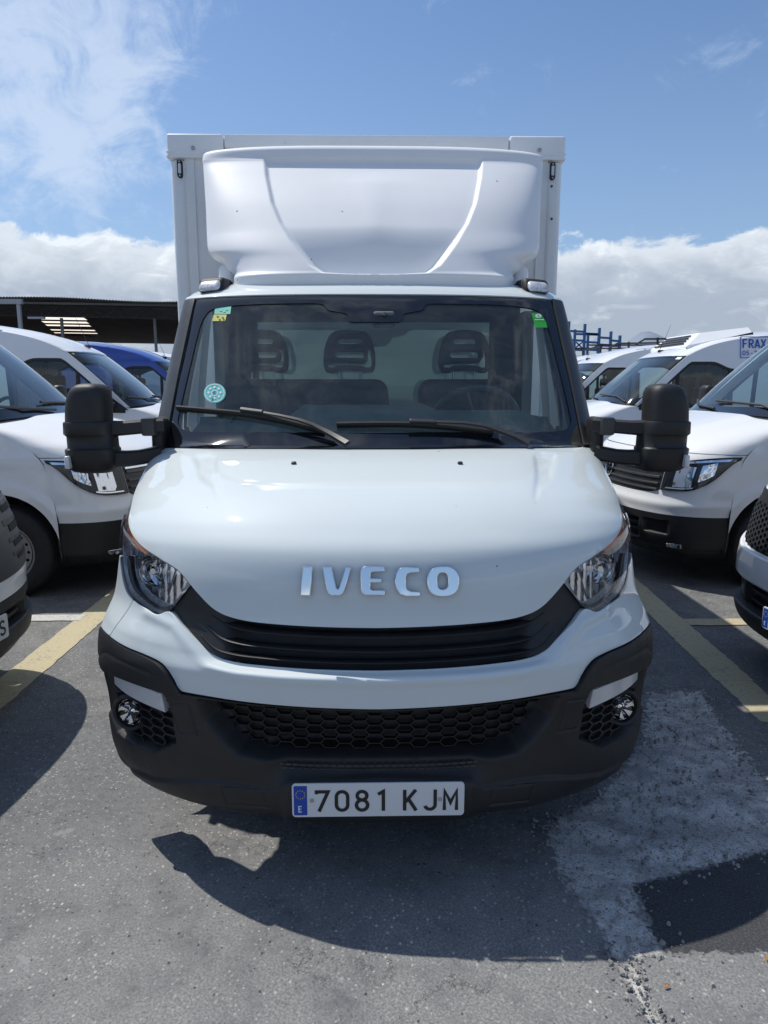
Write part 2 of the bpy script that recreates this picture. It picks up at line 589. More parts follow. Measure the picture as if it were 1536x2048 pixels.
def skin(name, surf, U, V, m, parent, off=0.0, thick=0.012, disp=None, bevel=0.0025, rims='lrtb', lip=True, **kw):
    """panel over parameter grids U, V (i across, j up) with a rim turned inwards"""
    U, V = np.asarray(U, float), np.asarray(V, float)
    P, N = surf.P(U, V), surf.N(U, V)
    if callable(off):
        o = off(U, V, P)
    else:
        o = np.full(U.shape, float(off))
    if disp is not None:
        o = o + disp(U, V, P)
    Q = P + N * o[..., None]
    mb = MB()
    mb.grid(Q)
    if thick:
        n, k = U.shape
        B = Q - N * thick
        idx = lambda i, j: i * k + j
        edge = []
        if 'b' in rims:
            edge.append([(i, 0) for i in range(n)])
        if 'r' in rims:
            edge.append([(n - 1, j) for j in range(k)])
        if 't' in rims:
            edge.append([(i, k - 1) for i in range(n - 1, -1, -1)])
        if 'l' in rims:
            edge.append([(0, j) for j in range(k - 1, -1, -1)])
        for run in edge:
            base = len(mb.v)
            mb.v += [tuple(B[i, j]) for i, j in run]
            for q in range(len(run) - 1):
                a, b = idx(*run[q]), idx(*run[q + 1])
                mb.f.append((a, base + q, base + q + 1, b))
    return mb.build(name, m, parent, bevel=bevel, **kw)


def half_lists(surf, lo, up, space):
    if space == 'px':
        lo = [surf.solve(*p) for p in lo]
        up = [surf.solve(*p) for p in up]
    return np.array(lo, float), np.array(up, float)


def panel(name, surf, lo, up, m, parent, mirror='full', space='px', seg=6, nv=12, rowfn=None, **kw):
    """panel between two traced edges of equally many points. full: traced on the left half and reflected; pair: a left and a right copy"""
    lo, up = half_lists(surf, lo, up, space)
    L, T = catmull(lo, seg), catmull(up, seg)
    if mirror == 'full':
        L[-1, 0] = T[-1, 0] = 0.0
        fl = lambda A: np.vstack([A, (A[:-1] * [-1, 1])[::-1]])
        L, T = fl(L), fl(T)
    t = np.linspace(0, 1, nv + 1)[None, :, None]
    if rowfn is not None:
        t = rowfn(t)
    G = L[:, None, :] * (1 - t) + T[:, None, :] * t
    out = [skin(name, surf, G[..., 0], G[..., 1], m, parent, **kw)]
    if mirror == 'pair':
        G2 = (G * [-1, 1])[::-1]
        out.append(skin(name, surf, G2[..., 0], G2[..., 1], m, parent, **kw))
    return out


def poly_sd(px, py, poly):
    """signed distance (inside negative) of points to a closed polygon"""
    poly = np.asarray(poly, float)
    px, py = np.asarray(px, float), np.asarray(py, float)
    d = np.full(px.shape, 1e9)
    ins = np.zeros(px.shape, bool)
    n = len(poly)
    for i in range(n):
        a, b = poly[i], poly[(i + 1) % n]
        e = b - a
        t = np.clip(((px - a[0]) * e[0] + (py - a[1]) * e[1]) / (e @ e + 1e-12), 0, 1)
        d = np.minimum(d, np.hypot(px - a[0] - t * e[0], py - a[1] - t * e[1]))
        c = ((a[1] > py) != (b[1] > py)) & (px < (b[0] - a[0]) * (py - a[1]) / (b[1] - a[1] + 1e-12) + a[0])
        ins ^= c
    return np.where(ins, -d, d)


def line_d(px, py, pts):
    d = np.full(np.asarray(px).shape, 1e9)
    for a, b in zip(pts[:-1], pts[1:]):
        a, b = np.asarray(a, float), np.asarray(b, float)
        e = b - a
        t = np.clip(((px - a[0]) * e[0] + (py - a[1]) * e[1]) / (e @ e + 1e-12), 0, 1)
        d = np.minimum(d, np.hypot(px - a[0] - t * e[0], py - a[1] - t * e[1]))
    return d


def sstep(x, a, b):
    t = np.clip((x - a) / (b - a), 0, 1)
    return t * t * (3 - 2 * t)


# ------------------------------------------------------------------ lettering
def arc(cx, cy, rx, ry, a0, a1, n=10):
    return [(cx + rx * math.cos(R(a0 + (a1 - a0) * k / n)), cy + ry * math.sin(R(a0 + (a1 - a0) * k / n))) for k in range(n + 1)]


GLYPH = {   # strokes in a 0.6 x 1 cell; True closes a stroke
    '7': [([(0.06, 0.84), (0.06, 0.95), (0.57, 0.95), (0.16, 0.0)], False)],
    '0': [(arc(0.3, 0.7, 0.25, 0.25, 0, 180) + arc(0.3, 0.3, 0.25, 0.25, 180, 360), True)],
    '8': [(arc(0.3, 0.745, 0.215, 0.205, 0, 360, 20)[:-1], True), (arc(0.3, 0.29, 0.25, 0.245, 0, 360, 20)[:-1], True)],
    '1': [([(0.12, 0.80), (0.36, 0.94), (0.36, 0.0)], False)],
    '6': [(arc(0.3, 0.28, 0.25, 0.235, 0, 360, 20)[:-1], True), ([(0.06, 0.33), (0.09, 0.55), (0.40, 1.0)], False)],
    '2': [(arc(0.3, 0.72, 0.24, 0.23, 165, -20) + [(0.06, 0.05), (0.57, 0.05)], False)],
    '5': [([(0.53, 0.95), (0.12, 0.95), (0.09, 0.56)] + arc(0.29, 0.32, 0.25, 0.27, 110, -150), False)],
    'K': [([(0.05, 0.0), (0.05, 1.0)], False), ([(0.54, 1.0), (0.09, 0.42)], False), ([(0.22, 0.56), (0.56, 0.0)], False)],
    'J': [([(0.52, 1.0), (0.52, 0.28)] + arc(0.29, 0.27, 0.23, 0.22, 0, -165), False)],
    'M': [([(0.05, 0.0), (0.05, 0.93), (0.32, 0.36), (0.59, 0.93), (0.59, 0.0)], False)],
    'L': [([(0.07, 1.0), (0.07, 0.05), (0.52, 0.05)], False)],
    'D': [([(0.07, 0.05), (0.07, 0.95), (0.26, 0.95)] + arc(0.28, 0.68, 0.25, 0.27, 90, 0) + arc(0.28, 0.32, 0.25, 0.27, 0, -90), True)],
    'S': [(arc(0.3, 0.73, 0.22, 0.22, 20, 230) + arc(0.3, 0.27, 0.24, 0.22, 70, -165), False)],
    'E': [([(0.52, 0.95), (0.07, 0.95), (0.07, 0.05), (0.52, 0.05)], False), ([(0.08, 0.51), (0.46, 0.51)], False)],
    'F': [([(0.52, 0.95), (0.07, 0.95), (0.07, 0.0)], False), ([(0.08, 0.50), (0.46, 0.50)], False)],
    'R': [([(0.07, 0.0), (0.07, 0.95), (0.3, 0.95)] + arc(0.3, 0.72, 0.22, 0.23, 80, -80) + [(0.09, 0.49)], False), ([(0.28, 0.47), (0.54, 0.0)], False)],
    'A': [([(0.03, 0.0), (0.28, 0.93), (0.32, 0.93), (0.57, 0.0)], False), ([(0.14, 0.28), (0.46, 0.28)], False)],
    'X': [([(0.05, 1.0), (0.55, 0.0)], False), ([(0.55, 1.0), (0.05, 0.0)], False)],
    'G': [(arc(0.3, 0.7, 0.24, 0.25, 30, 180) + arc(0.3, 0.3, 0.24, 0.25, 180, 360) + [(0.54, 0.45), (0.32, 0.45)], False)],
    'T': [([(0.02, 0.95), (0.58, 0.95)], False), ([(0.3, 0.9), (0.3, 0.0)], False)],
    '-': [([(0.12, 0.45), (0.48, 0.45)], False)],
    ' ': [],
}


def stroke_strip(mb, pts, wd, closed, O, X, Y, Nn, lift):
    P = [Vector((p[0], p[1])) for p in pts]
    n = len(P)
    vs = []
    for i in range(n):
        a = P[(i - 1) % n] if (closed or i > 0) else None
        b = P[(i + 1) % n] if (closed or i < n - 1) else None
        d1 = (P[i] - a).normalized() if a is not None else None
        d2 = (b - P[i]).normalized() if b is not None else None
        d1 = d1 or d2
        d2 = d2 or d1
        t = d1 + d2
        if t.length < 1e-4:
            t = d1
        t.normalize()
        nn = Vector((-t.y, t.x))
        k = 1.0 / max(0.45, nn.dot(Vector((-d1.y, d1.x))))
        for s in (1, -1):
            q = P[i] + nn * s * wd / 2 * k
            vs.append(O + X * q.x + Y * q.y + Nn * lift)
    fs = [(2 * i, 2 * i + 1, 2 * ((i + 1) % n) + 1, 2 * ((i + 1) % n)) for i in range(n if closed else n - 1)]
    mb.add(vs, fs)


def lettering(name, text, O, X, Y, height, wd, adv, m, parent, lift=0.0012):
    """flat printed characters from O along X with Y up; X, Y unit vectors; each overlapping stroke a hair higher"""
    O, X, Y = Vector(O), Vector(X).normalized(), Vector(Y).normalized()
    Nn = X.cross(Y)
    mb = MB()
    x = 0.0
    for ch in text:
        for k, (st, cl) in enumerate(GLYPH[ch]):
            stroke_strip(mb, st, wd, cl, O + X * x, X * height, Y * height, Nn, lift + k * 0.0003)
        x += adv * height
    return mb.build(name, m, parent, smooth=False)

# ------------------------------------------------------------------ shared vehicle pieces
def side_kit(surf, y0):
    """the flank that continues the front skin's outer edge backwards: half width by height, roof line by length"""
    v = np.linspace(0, surf.n - 1, 400)
    E = surf.P(np.ones_like(v), v)
    z = np.maximum.accumulate(E[:, 2] + np.arange(len(v)) * 1e-7)
    ws = lambda q: np.interp(q, z, E[:, 0])
    ey = lambda q: np.interp(q, z, E[:, 1])
    m = E[:, 1] >= y0
    k = np.argmax(E[:, 1] * 0 + (v > 0.36 * (surf.n - 1)) * m)
    yy = np.maximum.accumulate(E[k:, 1] + np.arange(len(v) - k) * 1e-7)
    top = lambda q: np.interp(q, yy, E[k:, 2])
    return ws, ey, top


def side_patch(name, kit, ys, zlo, zhi, m, parent, off=0.0, nz=14, sides=(-1, 1), thick=0.0, clampy=True, bevel=0.0, zpow=1.0, groove=None, wfn=None):
    ws, ey, top = kit
    out = []
    ys = np.asarray(ys, float)
    lo = np.array([zlo(y) for y in ys])
    hi = np.maximum(np.array([zhi(y) for y in ys]), lo + 1e-4)
    t = np.linspace(0, 1, nz + 1)[None, :] ** zpow
    Z = lo[:, None] * (1 - t) + hi[:, None] * t
    Y = np.repeat(ys[:, None], nz + 1, 1)
    if clampy:
        Y = np.maximum(Y, ey(Z))
    X = (wfn(Y, Z) if wfn else ws(Z)) + off
    if groove is not None:
        X = X - groove(Y, Z)
    for s in sides:
        P = np.stack([s * X, Y, Z], -1)
        mb = MB().grid(P, flip=s < 0)
        if thick:
            B = P.copy()
            B[..., 0] -= s * thick
            n, k = Z.shape
            ring = [(i, 0) for i in range(n)] + [(n - 1, j) for j in range(1, k)] + [(i, k - 1) for i in range(n - 2, -1, -1)] + [(0, j) for j in range(k - 2, 0, -1)]
            base = len(mb.v)
            mb.v += [tuple(B[q]) for q in ring]
            r = len(ring)
            for q in range(r):
                a, b = ring[q][0] * k + ring[q][1], ring[(q + 1) % r][0] * k + ring[(q + 1) % r][1]
                fc = (a, base + q, base + (q + 1) % r, b)
                mb.f.append(fc if s > 0 else fc[::-1])
        out.append(mb.build(name, m, parent, bevel=bevel))
    return out


def wheel(parent, x, y, r, width, rim_r, lift=0.0):
    """tyre with a pressed steel rim: ring of round openings, hub"""
    s = 1 if x > 0 else -1
    M = Matrix.Translation((x, y, r + lift)) @ Matrix.Rotation(R(90) * s, 4, 'Y')
    h = width / 2
    tyre = MB()
    prof = [(rim_r - 0.012, -h * 0.75), (rim_r + 0.01, -h * 0.92), (r * 0.80, -h), (r * 0.93, -h * 0.96), (r * 0.985, -h * 0.80), (r, -h * 0.55)]
    for k in range(5):
        g = -h * 0.5 + h * k * 0.25
        prof += [(r, g), (r - 0.008, g + 0.006), (r - 0.008, g + 0.014), (r, g + 0.02)]
    prof += [(r, h * 0.66), (r * 0.985, h * 0.82), (r * 0.93, h * 0.96), (r * 0.80, h), (rim_r + 0.01, h * 0.92), (rim_r - 0.012, h * 0.75)]
    tyre.lathe(prof, M, 48)
    t = tyre.build('wheel', 'rubber', parent)
    rim = MB()
    rim.lathe([(rim_r, h * 0.80), (rim_r - 0.004, h * 0.86), (rim_r - 0.014, h * 0.84), (rim_r - 0.02, h * 0.62), (rim_r - 0.035, h * 0.50)], M, 64)
    ra, rb = rim_r - 0.035, rim_r * 0.52             # flat ring with sixteen round openings
    circ = lambda r_, cx, cy, n: [(cx + r_ * math.cos(2 * math.pi * k / n), cy + r_ * math.sin(2 * math.pi * k / n)) for k in range(n)]
    rm = (ra + rb) / 2 + 0.008
    loops = [circ(ra, 0, 0, 64), circ(rb, 0, 0, 48)[::-1]] + [circ(0.0125, rm * math.cos(R(22.5 * k)), rm * math.sin(R(22.5 * k)), 12)[::-1] for k in range(16)]
    rim.lathe([(rb, h * 0.62), (rb * 0.96, h * 0.72), (rb * 0.80, h * 0.74), (rb * 0.74, h * 0.60), (rb * 0.70, h * 0.2)], M, 40)
    rim.build('rim', 'steel', t)
    outline_obj('rim_ring', loops, 0.006, 0.0015, M @ Matrix.Translation((0, 0, h * 0.56)), 'steel', t, bres=1)
    hub = MB().lathe([(rim_r - 0.02, h * 0.05), (0.0, h * 0.05)], M, 32)
    hub.lathe([(rb * 0.66, h * 0.10), (rb * 0.62, h * 0.30), (rb * 0.30, h * 0.42), (0.0, h * 0.44)], M, 24)
    for k in range(5):
        a = 2 * math.pi * k / 5
        hub.lathe([(0.011, h * 0.30), (0.011, h * 0.46), (0.0, h * 0.47)], M @ Matrix.Translation((rb * 0.5 * math.cos(a), rb * 0.5 * math.sin(a), 0)), 8)
    hub.build('hub', 'deep_black', t)
    return t


def seat(parent, x, y, w, z0=0.98, z1=1.56, heads=(0.0,), m='seat_cloth', hw=0.27):
    vs, fs = rbox((x, y, (z0 + z1) / 2), (w, 0.15, z1 - z0), 0.06, 4,
                  fn=lambda p: (p.x * (1.0 - 0.16 * max(0, p.z / (z1 - z0) + 0.1)), p.y + 0.14 * (p.z), p.z))
    s = MB().add(vs, fs).build('seat', m, parent)
    vs, fs = rbox((x, y - 0.25, z0 - 0.05), (w * 0.98, 0.55, 0.16), 0.05, 3)
    MB().add(vs, fs).build('seat_cushion', m, s)
    for hx in heads:
        X = x + hx
        outer = chaikin([(-hw / 2, -0.10), (-hw * 0.50, 0.0), (-hw * 0.40, 0.09), (-hw * 0.22, 0.115), (hw * 0.22, 0.115), (hw * 0.40, 0.09), (hw * 0.50, 0.0), (hw / 2, -0.10),
                         (hw * 0.28, -0.105), (hw * 0.22, -0.092), (-hw * 0.22, -0.092), (-hw * 0.28, -0.105)], 3, True)
        h1 = rrect(hw * 0.44, 0.032, 0.014, 5, 0, 0.058)
        h2 = rrect(hw * 0.56, 0.036, 0.014, 5, 0, -0.012)
        mtx = Matrix.Translation((X, y + 0.06, z1 + 0.135)) @ Matrix.Rotation(R(80), 4, 'X')
        outline_obj('headrest', [outer, h1[::-1], h2[::-1]], 0.075, 0.02, mtx, m, s)
        st = MB()
        for q in (-0.055, 0.055):
            st.tube([(X + q, y + 0.045, z1 - 0.02), (X + q, y + 0.06, z1 + 0.06)], 0.006, 6)
        st.build('headrest_post', 'satin_metal', s)
    return s


def plate(parent, mtx, text, band_side=True):
    """white registration plate: blue band with ring of stars and E, black characters; mtx maps x right, y up, z outward"""
    p = outline_obj('licence_plate', [rrect(0.52, 0.11, 0.012, 6)], 0.006, 0.0015, mtx, 'plate_white', parent)
    O = lambda x, y, z=0.0: mtx @ Vector((x, y, z))
    X, Y = (mtx.to_3x3() @ Vector((1, 0, 0))), (mtx.to_3x3() @ Vector((0, 1, 0)))
    fr = MB()
    n = len(rrect(0.514, 0.104, 0.010, 6))
    a, b = rrect(0.514, 0.104, 0.010, 6), rrect(0.508, 0.098, 0.008, 6)
    fr.grid(np.array([[O(*q, 0.0034) for q in a], [O(*q, 0.0036) for q in b]]).transpose(1, 0, 2), close_u=True)
    outline_obj('blue_band', [rrect(0.040, 0.096, 0.003, 4)], 0.0008, 0.0, mtx @ Matrix.Translation((-0.2345, 0, 0.0034)), 'plate_blue', p)
    st = MB()
    for k in range(12):
        A = R(30 * k)
        cx, cy = -0.2345 + 0.0135 * math.cos(A), 0.020 + 0.0135 * math.sin(A)
        pts = [O(cx + (0.0024 if q % 2 == 0 else 0.001) * math.sin(R(36 * q)), cy + (0.0024 if q % 2 == 0 else 0.001) * math.cos(R(36 * q)), 0.0044) for q in range(10)]
        st.add(pts, [tuple(range(10))])
    st.build('star_ring', 'plate_yellow', p, smooth=False)
    lettering('country_letter', 'E', O(-0.2345 - 0.0068, -0.037, 0.0036), X, Y, 0.020, 0.19, 0.8, 'plate_white', p)
    a, b = text.split(' ')
    h = 0.068
    lettering('plate_number', a, O(-0.190, -0.036, 0.003), X, Y, h, 0.155, 0.885, 'plate_black', p)
    lettering('plate_number', b, O(0.076, -0.036, 0.003), X, Y, h, 0.155, 0.885, 'plate_black', p)
    for sx in (-0.200, 0.186):
        MB().lathe([(0.0065, 0.003), (0.006, 0.0052), (0.003, 0.0056), (0.0022, 0.0045), (0, 0.0045)], mtx @ Matrix.Translation((sx, 0.0, 0)), 14).build('screw', 'satin_metal', p)
    return p


# ------------------------------------------------------------------ the box truck
truck = thing('box_truck', 'white box truck with tall roof fairing and plate 7081 KJM facing the camera', 'truck', (0, 0, -DROP))
TS = Surf([
    (0.295, 0.120, 0.92, 0.76, 2.4, 0.0),
    (0.318, 0.020, 1.005, 0.78, 2.4, 0.0),
    (0.40, 0.000, 1.045, 0.81, 2.4, 0.0),
    (0.52, -0.005, 1.055, 0.83, 2.4, 0.0),
    (0.62, -0.015, 1.055, 0.84, 2.4, 0.0),
    (0.70, -0.030, 1.055, 0.84, 2.4, 0.0),
    (0.775, -0.032, 1.045, 0.83, 2.4, 0.0),
    (0.835, -0.010, 1.03, 0.82, 2.4, 0.0),
    (0.928, 0.022, 1.00, 0.79, 2.3, 0.0),
    (1.0624, 0.045, 0.975, 0.73, 2.3, 0.005),
    (1.137, 0.072, 0.96, 0.68, 2.3, 0.025),
    (1.200, 0.138, 0.95, 0.60, 2.3, 0.045),
    (1.271, 0.265, 0.94, 0.50, 2.3, 0.065),
    (1.339, 0.500, 0.945, 0.40, 2.3, 0.065),
    (1.391, 0.750, 0.935, 0.29, 2.4, 0.035),
    (1.395, 0.815, 0.948, 0.30, 2.4, 0.02),
    (1.705, 1.050, 0.915, 0.25, 2.4, 0.01),
    (2.022, 1.285, 0.872, 0.18, 2.4, 0.01),
    (2.060, 1.335, 0.860, 0.15, 2.4, 0.03),
    (2.135, 1.540, 0.845, 0.10, 2.6, 0.06),
    (2.170, 2.000, 0.835, 0.05, 2.8, 0.07)])


def lpx(P):
    Q = np.array(P, float)
    Q[..., 0] = -np.abs(Q[..., 0])
    return project(Q)


# bonnet
HOOD_LO = [(266, 997), (257, 1045), (275, 1083), (317, 1115), (352, 1137), (380, 1168), (398, 1189), (424, 1215), (452, 1231), (495, 1242), (560, 1249), (650, 1254), (757, 1256)]
HOOD_UP = [(300, 898), (306, 897), (318, 896), (335, 896), (355, 896), (385, 896), (420, 897), (460, 897), (505, 897), (555, 897), (610, 897), (680, 897), (757, 897)]
DENT = [(389, 912), (420, 907), (433, 914), (432, 952), (438, 1002), (427, 974), (402, 955)]


def hood_disp(U, V, P):
    x, y = lpx(P)
    d = poly_sd(x, y, DENT)
    o = -0.006 * (1 - sstep(d, -5, 4))
    o = o + 0.004 * sstep(x, 405, 470) * sstep(y, 900, 925) * (1 - sstep(y, 960, 1060))
    return o


hood = panel('bonnet', TS, HOOD_LO, HOOD_UP, 'white_paint', truck, nv=60, seg=9, thick=0.02, disp=hood_disp, bevel=0.003)[0]
for px in (588, 920):
    u, v = TS.solve(px, 930)
    p, n = Vector(TS.P(u, v)), Vector(TS.N(u, v))
    q = n.to_track_quat('Z', 'Y').to_matrix().to_4x4()
    vs, fs = rbox((0, 0, 0.006), (0.018, 0.014, 0.014), 0.004, 2)
    m4 = Matrix.Translation(p) @ q
    MB().add([m4 @ a for a in vs], fs).build('washer_nozzle', 'dark_plastic', truck)

# chrome maker's letters on the bonnet
LT = {
    'I': [[(178, 128), (257, 130), (243, 347), (165, 347)]],
    'V': [[(325, 130), (400, 133), (434, 272), (440, 292), (447, 298), (456, 290), (463, 272), (505, 133), (550, 138), (500, 305), (488, 332), (465, 346), (400, 346), (376, 334), (362, 305)]],
    'E': [[(650, 128), (803, 130), (803, 167), (714, 170), (700, 178), (697, 190), (697, 217), (780, 217), (778, 250), (697, 250), (694, 282), (700, 300), (712, 306), (808, 306), (805, 345), (655, 343), (632, 330), (620, 305), (618, 165), (628, 138)]],
    'C': [[(940, 133), (1068, 137), (1068, 175), (1000, 176), (977, 186), (966, 210), (964, 265), (974, 298), (1000, 314), (1073, 318), (1073, 352), (965, 352), (915, 335), (888, 290), (880, 240), (890, 180), (910, 146)]],
    'O': [[(1247 + 125 * math.copysign(abs(math.cos(R(a))) ** 0.8, math.cos(R(a))), 240 + 113 * math.copysign(abs(math.sin(R(a))) ** 0.8, math.sin(R(a)))) for a in range(0, 360, 10)],
          [(1243 + 41 * math.copysign(abs(math.cos(R(a))) ** 0.8, math.cos(R(a))), 238 + 62 * math.copysign(abs(math.sin(R(a))) ** 0.8, math.sin(R(a)))) for a in range(0, 360, 15)][::-1]]}
for ch, loops in LT.items():
    xs = [p[0] for p in loops[0]]
    cx = (min(xs) + max(xs)) / 2
    u, v = TS.solve(560 + cx / 3.84, 1100 + 240 / 3.84)
    P, N = Vector(TS.P(u, v)), Vector(TS.N(u, v))
    dist = (np.array(P) - CAM) @ _f
    k = dist / FPX / 3.84
    X = Vector((0, 0, 1)).cross(N).normalized()
    Y = N.cross(X)
    M = Matrix(((X.x, Y.x, N.x, P.x + N.x * 0.010), (X.y, Y.y, N.y, P.y + N.y * 0.010), (X.z, Y.z, N.z, P.z + N.z * 0.010), (0, 0, 0, 1)))
    lp = [[((x - cx) * k / max(0.5, abs(X.x)), (240 - y) * k * 1.02) for x, y in l] for l in loops]
    o = outline_obj('emblem_letter', lp, 0.012, 0.0028, M, 'chrome', hood, bres=3)

# headlights
HL_UP = [(266, 997), (257, 1045), (275, 1083), (317, 1115), (352, 1137), (380, 1170)]
HL_LO = [(262, 1003), (243, 1095), (252, 1168), (282, 1207), (317, 1226), (340, 1219)]


def edge_t(U):
    n, k = U.shape
    a = np.minimum(np.linspace(0, 1, n), np.linspace(1, 0, n))[:, None]
    b = np.minimum(np.linspace(0, 1, k), np.linspace(1, 0, k))[None, :]
    return np.minimum(a * 1.6, b) * 2


rng = np.random.default_rng(5)


def bucket_off(U, V, P):
    return -0.004 - 0.034 * sstep(edge_t(U), 0.03, 0.40)


lamps = panel('headlight', TS, HL_LO, HL_UP, 'lamp_shell', truck, mirror='pair', seg=6, nv=18, thick=0, off=bucket_off)


def flutes(amp, k=0.012):
    def f(U, V, P):
        return amp * np.sin(P[..., 0] * 2 * math.pi / k) + rng.normal(0, amp * 0.25, U.shape)
    return f


def facets(amp):
    def f(U, V, P):
        n, k = U.shape
        a = rng.normal(0, amp, (n // 3 + 2, k // 2 + 2))
        return a[np.arange(n)[:, None] // 3, np.arange(k)[None, :] // 2]
    return f


for i, (lp, sgn) in enumerate(zip(lamps, (1, -1))):
    pass


def pair_on(name, lo, up, m, roots, **kw):
    a, b = panel(name, TS, lo, up, m, None, mirror='pair', **kw)
    a.parent, b.parent = roots[0], roots[1]
    return a, b


pair_on('headlight_lens', HL_LO, HL_UP, 'lens', lamps, seg=6, nv=14, thick=0, off=0.002)
for nm, lo, up, off, am, m in (
        ('reflector_bowl', [(264, 1132), (274, 1166), (300, 1194), (322, 1206)], [(272, 1086), (290, 1099), (318, 1117), (342, 1134)], -0.022, 0.0007, 'reflector'),
        ('side_reflector', [(326, 1207), (335, 1209), (342, 1206)], [(347, 1139), (361, 1148), (371, 1163)], -0.018, 0.0007, 'reflector'),
        ('outer_reflector', [(247, 1106), (252, 1135), (262, 1160)], [(253, 1066), (262, 1080), (270, 1090)], -0.020, 0.0006, 'reflector')):
    pair_on(nm, lo, up, m, lamps, seg=8, nv=14, thick=0.02, off=off, disp=flutes(am, 0.026), bevel=0)
pair_on('indicator_strip', [(250, 1030), (249, 1056), (256, 1078), (270, 1096), (290, 1110)], [(262, 1012), (260, 1044), (268, 1066), (280, 1084), (296, 1098)], 'amber', lamps, seg=5, nv=3, thick=0.01, off=-0.006)
pair_on('lower_bezel', [(246, 1110), (254, 1170), (283, 1206), (317, 1224), (338, 1217)], [(251, 1112), (261, 1163), (287, 1198), (316, 1215), (337, 1211)], 'lamp_bezel', lamps, seg=6, nv=4, thick=0.01, off=-0.010)
pair_on('lamp_rim', [(250, 1030), (241, 1098), (250, 1170), (281, 1210), (317, 1229), (342, 1221)], [(252, 1030), (245, 1098), (254, 1166), (284, 1204), (317, 1222), (338, 1215)], 'lens', lamps, seg=6, nv=2, thick=0.008, off=0.004, bevel=0)
for s, root in ((-1, lamps[0]), (1, lamps[1])):
    u, v = TS.solve(300, 1142)
    p = Vector(TS.P(u * 1.0, v) - TS.N(u, v) * 0.018)
    p.x = abs(p.x) * s
    d = Vector((s * 0.25, -1, 0.0)).normalized().to_track_quat('Z', 'Y').to_matrix().to_4x4()
    MB().lathe([(0.05, 0.012), (0.046, 0.0), (0.030, -0.012), (0.016, -0.016), (0.016, 0.006), (0.010, 0.012), (0, 0.013)], Matrix.Translation(p) @ d, 28).build('projector_bowl', 'reflector', root)

# grille
GR_UP = [(381, 1168), (398, 1189), (424, 1215), (452, 1231), (495, 1242), (560, 1249), (650, 1254), (757, 1256)]
GR_LO = [(341, 1219), (363, 1246), (392, 1278), (426, 1309), (466, 1321), (524, 1328), (620, 1335), (757, 1338)]


def grille_off(U, V, P):
    x, y = lpx(P)
    inside = sstep(x, 440, 485)
    return -0.012 - 0.055 * inside


grille = panel('grille', TS, GR_LO, GR_UP, 'black_plastic', truck, nv=26, seg=9, off=grille_off, thick=0.02, bevel=0)[0]
glo = np.array([TS.solve(*p) for p in GR_LO])
gup = np.array([TS.solve(*p) for p in GR_UP])
for t0, t1, x0 in ((0.78, 0.90, 2), (0.46, 0.60, 2), (0.16, 0.30, 2)):
    a = glo[x0:] * (1 - t0) + gup[x0:] * t0
    b = glo[x0:] * (1 - t1) + gup[x0:] * t1
    panel('slat', TS, a, b, 'dark_plastic', grille, space='uv', nv=5, seg=8,
          off=lambda U, V, P: (-0.007 - 0.030 * np.linspace(0, 1, U.shape[1]) ** 1.5)[None, :] + np.zeros(U.shape), thick=0.03, bevel=0.002)

# painted band across the nose, wings beside it
BAND_UP = [(269, 1200), (295, 1217), (317, 1229), (340, 1223), (363, 1248), (392, 1280), (426, 1311), (466, 1323), (524, 1330), (620, 1337), (757, 1340)]
BAND_LO = [(221, 1273), (252, 1294), (285, 1308), (315, 1323), (332, 1340), (345, 1360), (362, 1385), (409, 1393), (480, 1403), (600, 1413), (757, 1418)]


def band_disp(U, V, P):
    x, y = lpx(P)
    d = line_d(x, y, [(300, 1228), (350, 1252), (385, 1295), (420, 1330), (470, 1348), (560, 1357), (757, 1362)])
    t = np.linspace(0, 1, U.shape[1])[None, :]
    led = sstep(x, 355, 420)
    o = -0.022 * sstep(t, 0.70, 1.0) * led
    o = o + 0.007 * np.exp(-(d / 12.0) ** 2)
    return o - 0.010 * sstep(x, 640, 300) * (1 - t) * sstep(y, 1260, 1330)


panel('nose_band', TS, BAND_LO, BAND_UP, 'white_paint', truck, nv=36, seg=10, off=0.004, thick=0.03, disp=band_disp, bevel=0.003)
panel('wing', TS, [(203, 1252), (210, 1263), (220, 1272)], [(241, 1110), (252, 1168), (268, 1199)], 'white_paint', truck, mirror='pair', nv=24, seg=8, off=0.003, thick=0.02)
for o in [x for x in truck.children if x.name.startswith('wing')]:
    pass

# black bumper: corner claws, then the sculpted lower moulding
CL_UP = [(203, 1254), (221, 1275), (252, 1297), (285, 1311), (314, 1326), (331, 1343), (344, 1363), (360, 1387)]
CL_LO = [(199, 1300), (207, 1335), (225, 1346), (250, 1357), (280, 1368), (305, 1376), (330, 1382), (362, 1389)]


def claw_disp(U, V, P):
    x, y = lpx(P)
    d = line_d(x, y, [(200, 1312), (212, 1303), (240, 1318), (280, 1334), (304, 1345)])
    return -0.003 * np.exp(-(d / 2.2) ** 2) + 0.004 * sstep(y, 1300, 1330)


panel('bumper_corner', TS, CL_LO, CL_UP, 'black_plastic', truck, mirror='pair', nv=20, seg=10, off=0.006, thick=0.03, disp=claw_disp, bevel=0.004)
BU_UP = [(205, 1331), (225, 1346), (250, 1357), (280, 1368), (305, 1376), (330, 1382), (362, 1389), (409, 1396), (480, 1406), (600, 1416), (757, 1421)]
BU_LO = [(224, 1506), (246, 1544), (275, 1564), (309, 1580), (345, 1591), (380, 1601), (420, 1609), (470, 1617), (545, 1624), (640, 1640), (757, 1642)]
FOGP = [(211, 1345), (237, 1352), (280, 1371), (322, 1387), (330, 1398), (341, 1429), (350, 1486), (306, 1503), (266, 1487), (234, 1462), (217, 1420)]
MESHP = [(398, 1404), (412, 1440), (450, 1484), (478, 1508), (540, 1521), (640, 1524), (775, 1524), (775, 1432), (640, 1428), (500, 1417)]


